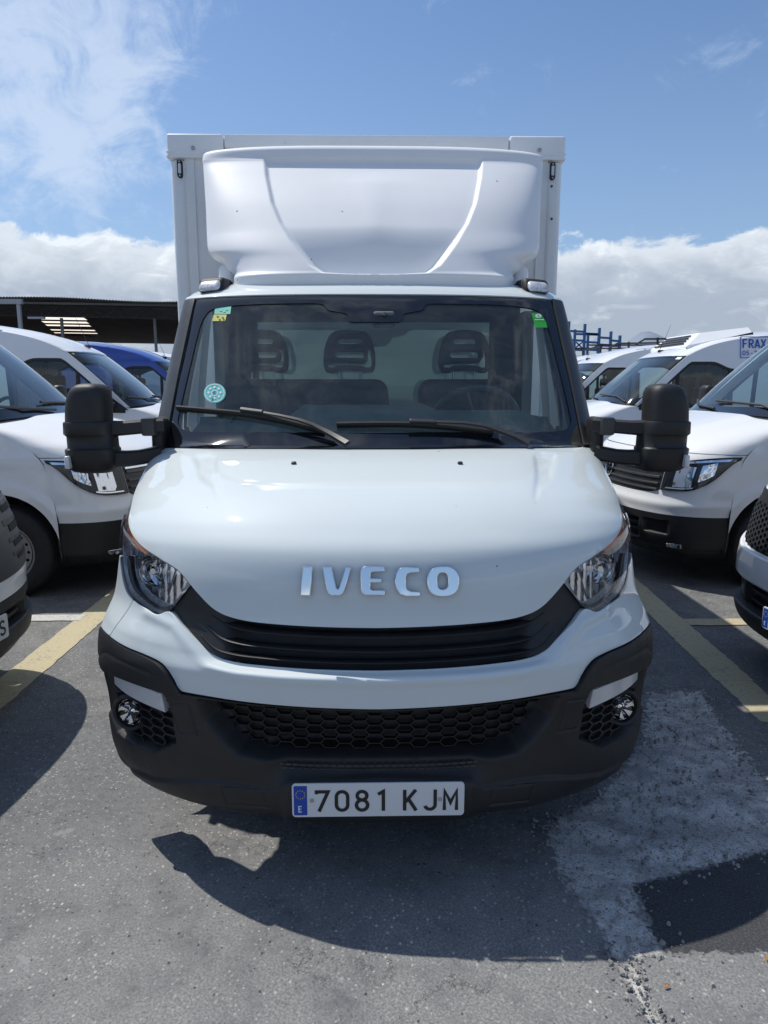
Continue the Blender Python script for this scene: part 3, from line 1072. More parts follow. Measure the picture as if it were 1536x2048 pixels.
def bump_disp(U, V, P):
    x, y = lpx(P)
    o = -0.040 * (1 - sstep(poly_sd(x, y, FOGP), -5, 3))
    o = o - 0.075 * (1 - sstep(poly_sd(x, y, MESHP), -14, 8))
    # the sill below the mesh slopes out to the plate
    o = o - 0.030 * sstep(x, 520, 580) * sstep(y, 1575, 1535) * sstep(y, 1480, 1500)
    for ln in ([(446, 1571), (528, 1578), (537, 1611), (457, 1604), (446, 1571)], [(337, 1406), (376, 1410), (394, 1471), (356, 1465), (337, 1406)]):
        o = o - 0.0035 * np.exp(-(line_d(x, y, ln) / 1.6) ** 2)
    st = np.interp(x, [200, 225, 260, 310, 360, 420, 480, 545, 575, 780], [1440, 1490, 1535, 1556, 1561, 1560, 1566, 1578, 1560, 1552])
    o = o + 0.009 * sstep(y - st, -3, 5)
    o = o + 0.010 * sstep(x, 560, 580) * sstep(y, 1548, 1562)
    return o


bumper = panel('bumper', TS, BU_LO, BU_UP, 'black_plastic', truck, nv=130, seg=20, off=0.0, thick=0.10, disp=bump_disp, bevel=0)[0]


def honeycomb(name, poly, depth, parent, cw, ch, sides, m, bw=0.005):
    """lattice of stretched hexagons following the skin, cut to a traced outline"""
    poly = np.array(poly, float)
    for s in sides:
        mb = MB()
        zs = np.arange(0.36, 0.90, ch)
        xs = np.arange(0.0 if s == 0 else 0.40, 1.0, cw)
        segs = []
        xr = np.arange(-1.0, 1.0, cw) if s == 0 else s * xs
        for i, x in enumerate(xr):
            for z in zs:
                zz = z + (ch / 2 if i % 2 else 0)
                a = cw * 0.36
                h = [(x - a * 1.75, zz), (x - a, zz + ch / 2), (x + a, zz + ch / 2), (x + a * 1.02 + (cw - 2 * a), zz)]
                segs += [(h[0], h[1]), (h[1], h[2]), (h[2], h[3])]
        for a, b in segs:
            pts = []
            ok = True
            for x, z in (a, b):
                if abs(x) > 0.985:
                    ok = False
                    break
                u, v = TS.uv_xz(x, z)
                p, n = TS.P(u, v), TS.N(u, v)
                X, Y = lpx(p)
                if poly_sd(np.array([X]), np.array([Y]), poly)[0] > -1.0:
                    ok = False
                    break
                pts.append((Vector(p - n * depth), Vector(n)))
            if ok:
                mb.bar(pts[0][0], pts[1][0], bw, 0.014, pts[0][1])
        if mb.v:
            mb.build(name, m, parent, smooth=False)


honeycomb('mesh_grille', MESHP, 0.064, bumper, 0.047, 0.030, (0,), 'mesh_plastic', 0.003)
honeycomb('fog_mesh', FOGP, 0.030, bumper, 0.047, 0.030, (-1, 1), 'dark_plastic', 0.005)
# small vent slots under the mesh
vs_ = MB()
for r_ in range(3):
    for c_ in range(-13, 14):
        x, z = c_ * 0.0235 * 2 * 0.5 + (0.012 if r_ % 2 else 0), 0.462 + r_ * 0.013
        u, v = TS.uv_xz(x, z)
        p, n = TS.P(u, v), TS.N(u, v)
        vs_.box(Vector(p - n * 0.026), (0.017, 0.012, 0.006))
vs_.build('vent_slot_row', 'grey_plastic', bumper, smooth=False)

# side lamps and fog lamps in the bumper
IL_UP = [(223, 1352), (245, 1362), (282, 1377), (318, 1391)]
IL_LO = [(224, 1370), (247, 1390), (290, 1413), (326, 1428)]
panel('turn_signal_lamp', TS, IL_LO, IL_UP, 'lamp_white', truck, mirror='pair', nv=6, seg=6, off=-0.008, thick=0.03, bevel=0.003)
u, v = TS.solve(244, 1424)
pf, nf = Vector(TS.P(u, v)), Vector(TS.N(u, v))
for s in (-1, 1):
    ax = Vector((s * 0.26, -1, 0.03)).normalized()
    p = Vector((abs(pf.x) * s * 0.972, pf.y - 0.012, pf.z))
    M = Matrix.Translation(p + ax * -0.012) @ ax.to_track_quat('Z', 'Y').to_matrix().to_4x4()
    f = MB().lathe([(0.066, -0.04), (0.064, 0.006), (0.058, 0.012), (0.051, 0.008), (0.046, -0.008)], M, 40).build('fog_lamp', 'black_plastic', truck)
    fc = MB()
    for k in range(14):
        a0, a1 = 2 * math.pi * k / 14, 2 * math.pi * (k + 1) / 14
        z0 = -0.004 if k % 2 else -0.016
        fc.add([M @ Vector((0.045 * math.cos(a0), 0.045 * math.sin(a0), -0.002)), M @ Vector((0.045 * math.cos(a1), 0.045 * math.sin(a1), -0.002)),
                M @ Vector((0.012 * math.cos(a1), 0.012 * math.sin(a1), -0.022 + z0)), M @ Vector((0.012 * math.cos(a0), 0.012 * math.sin(a0), -0.022 - z0))], [(0, 1, 2, 3)])
    fc.lathe([(0.014, -0.03), (0.013, -0.010), (0.0, -0.006)], M, 12)
    fc.build('fog_reflector', 'chrome', f, smooth=False)
    MB().lathe([(0.046, -0.006), (0.038, 0.006), (0.020, 0.013), (0.0, 0.015)], M, 32).build('fog_lens', 'lens', f)

ptx = Matrix.Translation((-0.003, -0.022, 0.401)) @ Matrix.Rotation(R(90), 4, 'X')
plate(truck, ptx, '7081 KJM')

# windscreen, its black border, pillars, roof
VB, VT = 15.0, 17.0
ws_lo = [(-0.93, VB), (-0.6, VB), (-0.3, VB), (0, VB)]
ws_up = [(-0.95, VT), (-0.6, VT), (-0.3, VT), (0, VT)]
screen = panel('windscreen', TS, ws_lo, ws_up, 'windscreen_glass', truck, space='uv', nv=24, seg=10, thick=0)[0]
FO = [(757, 899), (650, 899), (550, 898), (450, 898), (380, 897), (345, 896), (333, 893), (340, 860), (352, 800), (367, 735), (382, 665), (393, 607), (400, 598), (440, 594), (520, 592), (600, 591), (645, 591), (665, 591), (680, 591), (700, 590), (757, 590)]
FI = [(757, 867), (650, 867), (550, 867), (450, 866), (395, 865), (370, 861), (357, 847), (360, 825), (370, 780), (382, 730), (395, 675), (406, 642), (423, 621), (460, 613), (530, 609), (600, 608), (642, 609), (657, 621), (692, 629), (702, 645), (757, 645)]
fo, fi = np.array([TS.solve(*p) for p in FO]), np.array([TS.solve(*p) for p in FI])
fo[[0, -1], 0] = fi[[0, -1], 0] = 0.0
mir = lambda A: np.vstack([A, (A[1:-1] * [-1, 1])[::-1]])
fo, fi = mir(catmull(fo, 5)), mir(catmull(fi, 5))
t = np.linspace(0, 1, 5)[None, :, None]
G = fo[:, None, :] * (1 - t) + fi[:, None, :] * t
Q = TS.P(G[..., 0], G[..., 1]) + TS.N(G[..., 0], G[..., 1]) * 0.004
MB().grid(Q, close_u=True).build('screen_border', 'gloss_black', screen)
MB().grid(TS.P(G[..., 0], G[..., 1]) - TS.N(G[..., 0], G[..., 1]) * 0.004, close_u=True, flip=True).build('screen_border', 'cab_dark', screen)

ua, ub = TS.solve(333, 892)[0], TS.solve(393, 600)[0]
panel('windscreen_pillar', TS, [(-1.0, 14.98), (-0.985, 14.98), ((-0.985 + ua) / 2, 14.98), (ua, 14.98)], [(-1.0, 17.02), (-0.985, 17.02), ((-0.985 + ub) / 2, 17.02), (ub, 17.02)],
      'grey_plastic', truck, mirror='pair', space='uv', nv=30, seg=4, off=0.012, thick=0.03, bevel=0.006)
panel('cab_roof', TS, [(-1, 17.03), (-0.9, 17.03), (-0.6, 17.03), (-0.3, 17.03), (0, 17.03)], [(-1, 20), (-0.9, 20), (-0.6, 20), (-0.3, 20), (0, 20)], 'white_paint', truck,
      space='uv', nv=30, seg=8, off=0.010, thick=0.03, bevel=0.004)
# scuttle behind the bonnet
panel('scuttle', TS, [(-0.9, 14.2), (-0.5, 14.2), (0, 14.2)], [(-0.9, 15.1), (-0.5, 15.1), (0, 15.1)], 'dark_plastic', truck, space='uv', nv=4, seg=10, off=-0.03, thick=0)

# stickers on the glass (inside the pane in the photo; thin sheets on it)
def sticker(name, quad, m, lift=0.003, label=None):
    pts = [TS.solve(*q) for q in quad]
    v = [TS.P(*p) + TS.N(*p) * lift for p in pts]
    return mesh_obj(name, v, [tuple(range(len(v)))], m, screen, smooth=False, label=label)


sticker('sticker', [(429, 629), (461, 629), (463, 614), (431, 614)], 'sticker_teal', label='teal green sticker at the top of the windscreen')
sticker('sticker', [(425, 643), (451, 643), (454, 630), (428, 630)], 'sticker_yellow', label='small yellow sticker under the teal one')
for k, (x, y) in enumerate(((434, 634), (444, 636), (438, 640), (446, 640), (440, 622), (452, 620), (447, 624))):
    sticker('sticker_print', [(x, y + 1.3), (x + 4, y + 1.3), (x + 4, y - 1.2), (x, y - 1.2)], 'plate_black' if k < 4 else 'sticker_aqua', 0.0042)
sticker('sticker', [(1078, 656), (1094, 656), (1088, 627), (1062, 627), (1070, 656)][::1], 'sticker_green', label='green sticker at the right end of the windscreen')
sticker('sticker_print', [(1076 + 6.5 * math.cos(R(a)), 633 - 4.2 * math.sin(R(a))) for a in range(0, 360, 30)], 'sticker_white', 0.004)
sticker('sticker_print', [(1073, 635.4), (1076, 630.4), (1079, 635.4), (1076, 633.6)], 'sticker_green', 0.0048)
sticker('sticker_print', [(1069, 641), (1087, 641), (1087, 639.4), (1069, 639.4)], 'sticker_white', 0.004)
sticker('sticker', [(430 + 22 * math.cos(R(a)), 787 - 20 * math.sin(R(a))) for a in range(0, 360, 18)], 'sticker_aqua', label='round pale blue sticker above the wiper')
_st = MB()
for rr, n_ in ((19, 30), (6, 16)):
    for k in range(n_):
        a0, a1 = 2 * math.pi * k / n_, 2 * math.pi * (k + 1) / n_
        q = [TS.solve(430 + (rr + d) * math.cos(a), 787 - (rr + d) * 0.92 * math.sin(a)) for a, d in ((a0, 0.7), (a1, 0.7), (a1, -0.7), (a0, -0.7))]
        _st.add([TS.P(*p) + TS.N(*p) * 0.0042 for p in q], [(0, 1, 2, 3)])
for k in range(8):
    a = R(45 * k)
    q = [TS.solve(430 + 12 * math.cos(a) + 3 * math.cos(b), 786 - 11 * math.sin(a) - 3 * math.sin(b)) for b in (0.4, 2.0, 3.5, 5.0)]
    _st.add([TS.P(*p) + TS.N(*p) * 0.0042 for p in q], [(0, 1, 2, 3)])
_st.build('sticker_print', 'sticker_white', screen, smooth=False)
for nm, px, py in (('C', 427, 789), ('E', 424, 803)):
    u, v = TS.solve(px, py)
    n = Vector(TS.N(u, v))
    X = Vector((0, 0, 1)).cross(n).normalized()
    lettering('sticker_print', 'G' if nm == 'C' else 'E', Vector(TS.P(u, v)), X, n.cross(X), 0.014, 0.18, 0.8, 'plate_black', screen, lift=0.0046)

# camera housing behind the mirror foot
u, v = TS.solve(768, 630)
vs, fs = rbox(Vector(TS.P(u, v) - TS.N(u, v) * 0.03), (0.10, 0.06, 0.07), 0.015, 3)
MB().add(vs, fs).build('sensor_housing', 'cab_dark', truck)
p = Vector(TS.P(u, v) + TS.N(u, v) * 0.006)
MB().lathe([(0.013, 0), (0.010, 0.004), (0, 0.005)], Matrix.Translation(p) @ Vector(TS.N(u, v)).to_track_quat('Z', 'Y').to_matrix().to_4x4(), 16).build('sensor_eye', 'grey_plastic', screen)

# wipers: each an arm with a blade and a clip
def on_ts(pts, lift):
    return [Vector(TS.P(*TS.solve(x, y)) + TS.N(*TS.solve(x, y)) * h) for (x, y), h in zip(pts, lift)]


for arm, blade, clip in (
        ([(695, 898), (664, 880), (628, 861), (600, 851), (565, 842), (528, 834)], [(359, 819), (425, 826), (490, 833), (570, 847), (648, 866)], [(486, 828), (530, 834)]),
        ([(1057, 896), (1020, 881), (965, 863), (925, 857), (880, 855), (840, 853)], [(674, 853), (735, 853), (815, 854), (900, 859), (985, 868)], [(818, 852), (870, 854)])):
    hp = on_ts(arm, (0.020, 0.035, 0.042, 0.042, 0.040, 0.036))
    a = MB().sweep(hp, [(-0.009, -0.004), (0.009, -0.004), (0.007, 0.006), (-0.007, 0.006)], up=(0, -0.7, 0.7), scale=[1.5, 1.25, 1.0, 0.8, 0.65, 0.55]).build('wiper', 'grey_plastic', truck)
    bp = on_ts(blade, (0.014, 0.018, 0.020, 0.018, 0.013))
    bp = [Vector(q) for q in catmull([tuple(q) for q in bp], 5)]
    MB().sweep(bp, [(-0.006, -0.014), (0.006, -0.014), (0.009, 0.004), (0.004, 0.012), (-0.004, 0.012), (-0.009, 0.004)], up=(0, -0.7, 0.7)).build('wiper_blade', 'rubber', a)
    cp = on_ts(clip, (0.036, 0.036))
    MB().bar(cp[0], cp[1], 0.016, 0.016, (0, -0.7, 0.7)).build('wiper_clip', 'grey_plastic', a, bevel=0.003)

# cab flanks
TK = side_kit(TS, 0.80)
archT = (0.98, 0.37, 0.44)


def arch_lo(arch, sill):
    yc, zc, r = arch
    return lambda y: max(sill, zc + math.sqrt(max(0, r * r - (y - yc) ** 2))) if abs(y - yc) < r else sill


ys = sorted(set(list(np.linspace(0.80, 2.0, 26)) + [archT[0] + archT[2] * math.cos(R(a)) for a in range(0, 114, 6)]))
belt = lambda y: 1.335 + 0.03 * (y - 1.0)
wt = lambda y: TK[2](y) - 0.075
def cab_w(Y, Z):
    b = sstep(Y, 0.80, 1.25)
    return TK[0](Z) * (1 - b) + TK[0](np.maximum(Z, 1.10)) * b


side_patch('cab_side', TK, ys, arch_lo(archT, 0.42), lambda y: min(belt(y), float(TK[2](max(y, 0.80)))), 'white_paint', truck, wfn=cab_w,
           groove=lambda Y, Z: 0.006 * np.exp(-((Y - 1.14) / 0.006) ** 2) + 0.006 * np.exp(-((Y - 1.93) / 0.006) ** 2))
ys2 = np.linspace(1.07, 2.0, 26)
side_patch('door_frame', TK, ys2, lambda y: max(belt(y), float(wt(y))), lambda y: float(TK[2](y)), 'grey_plastic', truck, off=0.004, nz=5)
side_patch('rear_pillar', TK, np.linspace(1.80, 2.0, 5), belt, lambda y: float(wt(y)), 'white_paint', truck, off=0.002, nz=10)
side_patch('door_window', TK, np.linspace(1.13, 1.80, 20), belt, lambda y: max(belt(y) + 0.001, float(wt(y))), 'side_glass', truck, off=-0.006, nz=8)
for x in (-0.80, 0.80):
    wheel(truck, x * 1.03, 0.98, 0.345, 0.21, 0.205, lift=DROP)
    wheel(truck, x * 1.03, 4.25, 0.345, 0.21, 0.205, lift=DROP)
    wheel(truck, x * 0.72, 4.25, 0.345, 0.19, 0.205, lift=DROP)
ch = MB()
for x in (-0.40, 0.40):
    ch.box((x, 3.2, 0.62), (0.08, 5.6, 0.16))
for y in (0.6, 1.6, 2.8, 4.0, 5.6):
    ch.box((0, y, 0.62), (0.72, 0.09, 0.14))
ch.box((0, 0.98, 0.34), (1.3, 0.12, 0.12)).box((0, 0.75, 0.62), (1.0, 0.6, 0.3)).box((0, 4.35, 0.34), (1.4, 0.14, 0.14))
for s in (-1, 1):
    L = [[(s * x, archT[0] + 0.455 * math.cos(R(q)), archT[1] + 0.455 * math.sin(R(q))) for x in (0.45, 0.94)] for q in range(-10, 151, 10)]
    ch.grid(np.array(L))
ch.build('chassis', 'deep_black', truck)
MB().box((0, 1.45, 0.76), (1.74, 1.3, 0.05)).box((0, 0.80, 0.95), (1.60, 0.05, 0.62)).box((-0.72, 0.98, 0.62), (0.05, 0.9, 0.5)).box((0.72, 0.98, 0.62), (0.05, 0.9, 0.5)).build('cab_floor', 'deep_black', truck)

# cab inside
bw = MB()
bw.box((0, 1.98, 1.08), (1.70, 0.03, 0.66)).box((0, 1.98, 2.05), (1.58, 0.03, 0.16))
for s in (-1, 1):
    bw.box((s * 0.735, 1.98, 1.69), (0.21, 0.03, 0.56))
bw.build('cab_rear_wall', 'cab_dark', truck)
MB().box((0, 1.984, 1.69), (1.26, 0.006, 0.56)).build('rear_window', 'side_glass', truck)
hl = MB()
hu, hv = np.meshgrid(np.linspace(-0.92, 0.92, 25), np.linspace(17.05, 19.95, 12), indexing='ij')
hl.grid(TS.P(hu, hv) - TS.N(hu, hv) * 0.05, flip=True)
hl.build('headlining', 'cab_lining', truck)
for s in (-1, 1):
    pass
tr = MB()
for s in (-1, 1):
    a, b = Vector(TS.P(s * 0.955, 15.05) - TS.N(s * 0.955, 15.05) * 0.05), Vector(TS.P(s * 0.955, 17) - TS.N(s * 0.955, 17) * 0.05)
    tr.bar(a, b, 0.07, 0.03, (0, -1, 0.6))
    tr.box((s * 0.80, 1.88, 1.68), (0.05, 0.20, 0.66))
    tr.box((s * 0.80, 1.55, 1.10), (0.05, 1.0, 0.48))
tr.build('pillar_trim', 'cab_lining', truck)
ds = MB()
prof = [(0.84, 1.355), (0.97, 1.425), (1.14, 1.468), (1.28, 1.492), (1.34, 1.48), (1.38, 1.38), (1.40, 1.0)]
xs = np.linspace(-0.80, 0.80, 41)
rows = []
for x in xs:
    hump = 0.055 * sstep(np.array([abs(x + 0.06)]), 0.34, 0.26)[0]
    bin_ = 0.030 * sstep(np.array([abs(x - 0.46)]), 0.30, 0.18)[0]
    sag = 0.15 * (abs(x) / 0.8) ** 2.2
    rows.append([(x, y + sag * (1 if k < 3 else 0.2), z + (hump if k in (2, 3, 4) else 0) + (bin_ if k in (3, 4) else 0)) for k, (y, z) in enumerate(prof)])
ds.grid(np.array(rows))
dash = ds.build('dashboard', 'dash', truck)
ln = MB()
for x in (-0.335, 0.215, 0.235, -0.62):
    ln.bar((x, 1.10, 1.475), (x, 1.29, 1.515), 0.006, 0.004)
ln.bar((-0.5, 1.00, 1.438), (0.5, 1.00, 1.438), 0.006, 0.004)
ln.build('dash_seam', 'deep_black', dash)
pb = MB()
pb.box((-0.62, 1.10, 1.425), (0.10, 0.05, 0.004), Matrix.Rotation(0.4, 3, 'Z')).build('paper_slip', 'sticker_pale', dash)
swm = Matrix.Translation((0.48, 1.46, 1.46)) @ Matrix.Rotation(R(-52), 4, 'X')
sw = MB()
pr = [(0.205 + 0.017 * math.cos(a), 0.017 * math.sin(a)) for a in np.linspace(0, 2 * math.pi, 9)]
sw.lathe(pr, swm, 40)
for a in (0, 180, 250, 290):
    sw.bar(swm @ Vector((0.05 * math.cos(R(a)), 0.05 * math.sin(R(a)), -0.02)), swm @ Vector((0.195 * math.cos(R(a)), 0.195 * math.sin(R(a)), 0)), 0.035, 0.02)
sw.lathe([(0.075, -0.03), (0.07, 0.0), (0, 0.012)], swm, 20)
sw.tube([swm @ Vector((0, 0, -0.02)), swm @ Vector((0, 0, -0.25))], 0.035, 10)
sw.build('steering_wheel', 'wheel_grey', truck)
seat(truck, 0.47, 1.74, 0.52, 1.05, 1.665, heads=(0.0,))
seat(truck, -0.36, 1.74, 0.94, 1.05, 1.665, heads=(-0.22, 0.232))

# towing-width mirrors: two-arm black heads with a small repeater lamp
def mirror_set(side):
    Y0 = 0.86

    def rowloft(rows, depth, yc=Y0, n=28, p=3.0):
        L = []
        for py, xl, xr, dk in rows:
            a, b = at(xl, py, yc), at(xr, py, yc)
            c, hw = (a + b) / 2, (b - a).length / 2
            L.append([(c.x + hw * math.copysign(abs(math.cos(q)) ** (2 / p), math.cos(q)), yc + depth * dk * math.copysign(abs(math.sin(q)) ** (2 / p), math.sin(q)), c.z)
                      for q in np.linspace(0, 2 * math.pi, n, endpoint=False)])
        mb = MB()
        A = np.array(L).transpose(1, 0, 2)
        mb.grid(A, close_u=True)
        k = len(rows)
        mb.f.append(tuple(i * k for i in range(n)))
        mb.f.append(tuple(i * k + k - 1 for i in range(n))[::-1])
        return mb

    def put(mb, name, m, parent, **kw):
        if side > 0:
            mb.v = [(-x + 0.028, y, z) for x, y, z in mb.v]
            mb.f = [f[::-1] for f in mb.f]
        return mb.build(name, m, parent, **kw)

    body = rowloft([(944, 165, 222, 0.55), (941, 152, 232, 0.75), (935, 145, 236, 0.9), (915, 139, 237, 1.0), (900, 137, 237, 1.06), (897, 137, 236, 1.08), (895, 140, 235, 0.98), (893, 141, 234, 0.93), (872, 139, 232, 0.93), (869, 136, 231, 1.0), (867, 134, 231, 1.05), (846, 133, 229, 1.05), (843, 134, 228, 1.02), (842, 138, 222, 0.9)], 0.085)
    arm = []
    head = put(body, 'mirror', 'black_plastic', truck, sharp=50)
    put(rowloft([(843, 137, 221, 0.95), (820, 137, 220, 0.95), (800, 139, 219, 0.95), (786, 143, 217, 0.92), (776, 149, 213, 0.85), (770, 158, 206, 0.72), (767.5, 168, 196, 0.5), (767, 178, 188, 0.2)], 0.088), 'mirror_cap', 'black_plastic', head, sharp=60)
    for pts, h in (([(222, 857), (250, 856), (285, 853), (326, 851)], 0.056), ([(228, 917), (255, 916), (280, 914), (322, 906)], 0.058)):
        P = [at(x, y, Y0 + q) for (x, y), q in zip(pts, (0.0, 0.01, 0.03, 0.06))]
        mb = MB().sweep(P, [(0.028, -h / 2 + 0.008), (0.028, h / 2 - 0.008), (0.018, h / 2), (-0.018, h / 2), (-0.028, h / 2 - 0.008), (-0.028, -h / 2 + 0.008), (-0.018, -h / 2), (0.018, -h / 2)], scale=[1.1, 1.0, 0.98, 1.0])
        put(mb, 'mirror_arm', 'black_plastic', head)
    vs, fs = rbox(at(300, 853, Y0 + 0.035), (0.055, 0.075, 0.072), 0.01, 2)
    put(MB().add(vs, fs), 'mirror_hinge', 'grey_plastic', head)
    a, b = at(141, 912, Y0 - 0.05), at(146, 934, Y0 - 0.05)
    vs, fs = rbox((a + b) / 2, (0.018, 0.10, 0.050), 0.006, 3)
    put(MB().add(vs, fs), 'repeater_lamp', 'lamp_white', head)
    vs, fs = rbox(at(322, 880, Y0 + 0.13), (0.05, 0.12, 0.19), 0.02, 3)
    put(MB().add(vs, fs), 'mirror_foot', 'black_plastic', head)
    gm = rowloft([(932, 146, 228, 1.0), (780, 146, 212, 1.0)], 0.004, Y0 + 0.083)
    put(gm, 'mirror_glass', 'chrome', head)


mirror_set(-1)
mirror_set(1)

# roof fairing
FS = Surf([
    (2.058, 1.372, 0.660, 0.22, 3.4, 0.0),
    (2.075, 1.362, 0.668, 0.22, 3.4, 0.0),
    (2.122, 1.356, 0.664, 0.22, 3.4, 0.0),
    (2.146, 1.366, 0.664, 0.24, 3.2, 0.0),
    (2.212, 1.402, 0.725, 0.28, 3.0, 0.0),
    (2.262, 1.434, 0.805, 0.31, 3.0, 0.0),
    (2.337, 1.487, 0.828, 0.31, 3.0, 0.0),
    (2.500, 1.612, 0.842, 0.25, 3.4, 0.0),
    (2.665, 1.762, 0.862, 0.17, 4.2, 0.0),
    (2.742, 1.834, 0.872, 0.13, 4.8, 0.0),
    (2.762, 1.846, 0.875, 0.12, 5.0, 0.002),
    (2.803, 1.854, 0.873, 0.12, 4.4, 0.012),
    (2.829, 1.892, 0.858, 0.11, 4.2, 0.022),
    (2.831, 2.060, 0.840, 0.05, 5.0, 0.010)])
RECA = [(530, 316), (533, 350), (544, 403), (561, 444), (584, 478), (606, 505), (622, 524), (644, 538), (700, 541), (775, 542), (775, 316)]


def fair_disp(U, V, P):
    x, y = lpx(P)
    d = poly_sd(x, y, RECA)
    soft = 4.2 + 7.0 * sstep(y, 440, 520)
    o = -(0.018 + 0.055 * sstep(y, 446, 536)) * (1 - sstep(d / soft, -1.2, 0.8))
    o = o + 0.010 * np.exp(-np.abs(P[..., 0]) / 0.16) * sstep(y, 500, 440) * sstep(y, 335, 365)
    o = o + 0.010 * np.exp(-((x - 452) / 22.0) ** 2 - ((y - 540) / 9.0) ** 2)
    return o


fu = np.linspace(-1, 1, 421)
fv = np.linspace(0, 13, 261)
FU, FV = np.meshgrid(fu, fv, indexing='ij')
fairing = skin('roof_fairing', FS, FU, FV, 'fairing_white', truck, off=0.0, thick=0.05, disp=fair_disp, bevel=0)
for ch, loops in LT.items():           # the same word moulded small into the fairing's foot
    cx = sum((min(p[0] for p in loops[0]), max(p[0] for p in loops[0]))) / 2
    u, v = FS.solve(755 + (cx - 770) / 3.84 * 0.40, 556)
    P, N = Vector(FS.P(u, v)), Vector(FS.N(u, v))
    k = ((np.array(P) - CAM) @ _f) / FPX / 3.84 * 0.40
    X = Vector((0, 0, 1)).cross(N).normalized()
    Y = N.cross(X)
    M = Matrix(((X.x, Y.x, N.x, P.x), (X.y, Y.y, N.y, P.y), (X.z, Y.z, N.z, P.z), (0, 0, 0, 1)))
    outline_obj('moulded_letter', [[((x - cx) * k, (240 - y) * k * 0.62) for x, y in l] for l in loops], 0.0020, 0.0007, M, 'fairing_white', fairing, bres=1)
MB().grid(np.array([[(x, 1.392 + 0.19 * abs(x / 0.66) ** 3, z) for z in (2.03, 2.075)] for x in np.linspace(-0.64, 0.64, 30)])).build('fairing_seal', 'seal_rubber', truck)
for s in (-1, 1):
    vs, fs = rbox((s * 0.715, 1.78, 2.15), (0.085, 0.34, 0.13), 0.038, 5)
    MB().add(vs, fs).build('fairing_bracket', 'fairing_white', truck)
for s in (-1, 1):                      # marker lamps on the cab's front corners
    c = at(430, 572, 1.44)
    c.x = abs(c.x) * s
    rz = Matrix.Rotation(s * 0.22, 3, 'Z') @ Matrix.Rotation(s * 0.06, 3, 'Y')
    vs, fs = rbox(c + Vector((0, 0.02, 0.002)), (0.125, 0.12, 0.066), 0.018, 3, rz, fn=lambda p: (p.x * (1 - 1.5 * max(0, p.z)), p.y + p.z * 0.5, p.z))
    h = MB().add(vs, fs).build('marker_lamp', 'seal_rubber', truck)
    vs, fs = rbox(c + rz @ Vector((s * 0.006, -0.035, -0.004)), (0.102, 0.05, 0.048), 0.017, 4, rz, fn=lambda p: (p.x * (1 - 2.2 * max(0, p.z)), p.y + p.z * 0.6, p.z))
    MB().add(vs, fs).build('marker_lens', 'lamp_shell', h)
    MB().bar(c + Vector((-s * 0.05, 0.05, 0.02)), c + Vector((-s * 0.09, 0.05, -0.015)), 0.03, 0.03).build('marker_bracket', 'seal_rubber', h)

# cargo body
BX, BW, BF, BB, B0, B1 = -0.033, 1.079, 2.20, 6.0, 0.90, 2.976
box = MB().box((BX, BF + 0.02, (B0 + B1) / 2), (2 * BW - 0.26, 0.03, B1 - B0 - 0.02)).build('cargo_front_panel', 'box_white', truck)
for s in (-1, 1):
    MB().box((BX + s * (BW - 0.012), (BF + BB) / 2, (B0 + B1) / 2 - 0.04), (0.02, BB - BF - 0.06, B1 - B0 - 0.10)).build('cargo_side_panel', 'box_white', truck)
    vs, fs = rbox((BX + s * (BW - 0.045), BF + 0.03, (B0 + B1) / 2 - 0.06), (0.088, 0.085, B1 - B0 - 0.13), 0.028, 4)
    post = MB().add(vs, fs).build('corner_post', 'box_white', truck)
    MB().box((BX + s * (BW - 0.105), BF + 0.006, (B0 + B1) / 2 - 0.06), (0.052, 0.02, B1 - B0 - 0.13)).build('corner_flange', 'box_white', post)
    vs, fs = rbox((BX + s * (BW - 0.145), BF + 0.026, B1 - 0.063), (0.306, 0.10, 0.126), 0.012, 3)
    cap = MB().add(vs, fs).build('corner_cap', 'box_white', truck)
    vs, fs = rbox((BX + s * (BW - 0.145), BF + 0.022, B1 - 0.095), (0.312, 0.10, 0.012), 0.004, 2)
    vs2, fs2 = rbox((BX + s * (BW - 0.145), BF + 0.022, B1 - 0.118), (0.312, 0.10, 0.012), 0.004, 2)
    MB().add(vs, fs).add(vs2, fs2).build('cap_rib', 'box_white', cap)
    MB().lathe([(0.011, 0), (0.010, 0.006), (0.004, 0.008), (0, 0.008)], Matrix.Translation((BX + s * (BW - 0.135), BF - 0.024, B1 - 0.074)) @ Matrix.Rotation(R(90), 4, 'X'), 14).build('rivet', 'satin_metal', cap)
    lz = at(364, 340, BF).z
    lx = BX + s * (BW - 0.058)
    lm = outline_obj('clearance_lamp', [rrect(0.030, 0.092, 0.014, 6)], 0.018, 0.004, Matrix.Translation((lx, BF - 0.020, lz)) @ Matrix.Rotation(R(90), 4, 'X'), 'seal_rubber', truck)
    outline_obj('clearance_lens', [rrect(0.016, 0.052, 0.005, 5)], 0.010, 0.003, Matrix.Translation((lx, BF - 0.028, lz)) @ Matrix.Rotation(R(90), 4, 'X'), 'lamp_white', lm)
    for q in (-0.036, 0.036):
        MB().lathe([(0.005, 0), (0, 0.003)], Matrix.Translation((lx, BF - 0.029, lz + q)) @ Matrix.Rotation(R(90), 4, 'X'), 8).build('rivet', 'satin_metal', lm)
for py in (374, 439):
    q = at(1102, py, BF)
    MB().lathe([(0.007, 0), (0.006, 0.004), (0, 0.005)], Matrix.Translation((q.x, BF - 0.015, q.z)) @ Matrix.Rotation(R(90), 4, 'X'), 10).build('bolt', 'grey_plastic', truck)
MB().box((BX, (BF + BB) / 2, B1 - 0.03), (2 * BW - 0.03, BB - BF, 0.03)).build('cargo_roof', 'box_white', truck)
vs, fs = rbox((BX, BF + 0.024, B1 - 0.036), (2 * BW - 0.606, 0.086, 0.072), 0.008, 2)
MB().add(vs, fs).build('front_rail', 'box_white', truck)
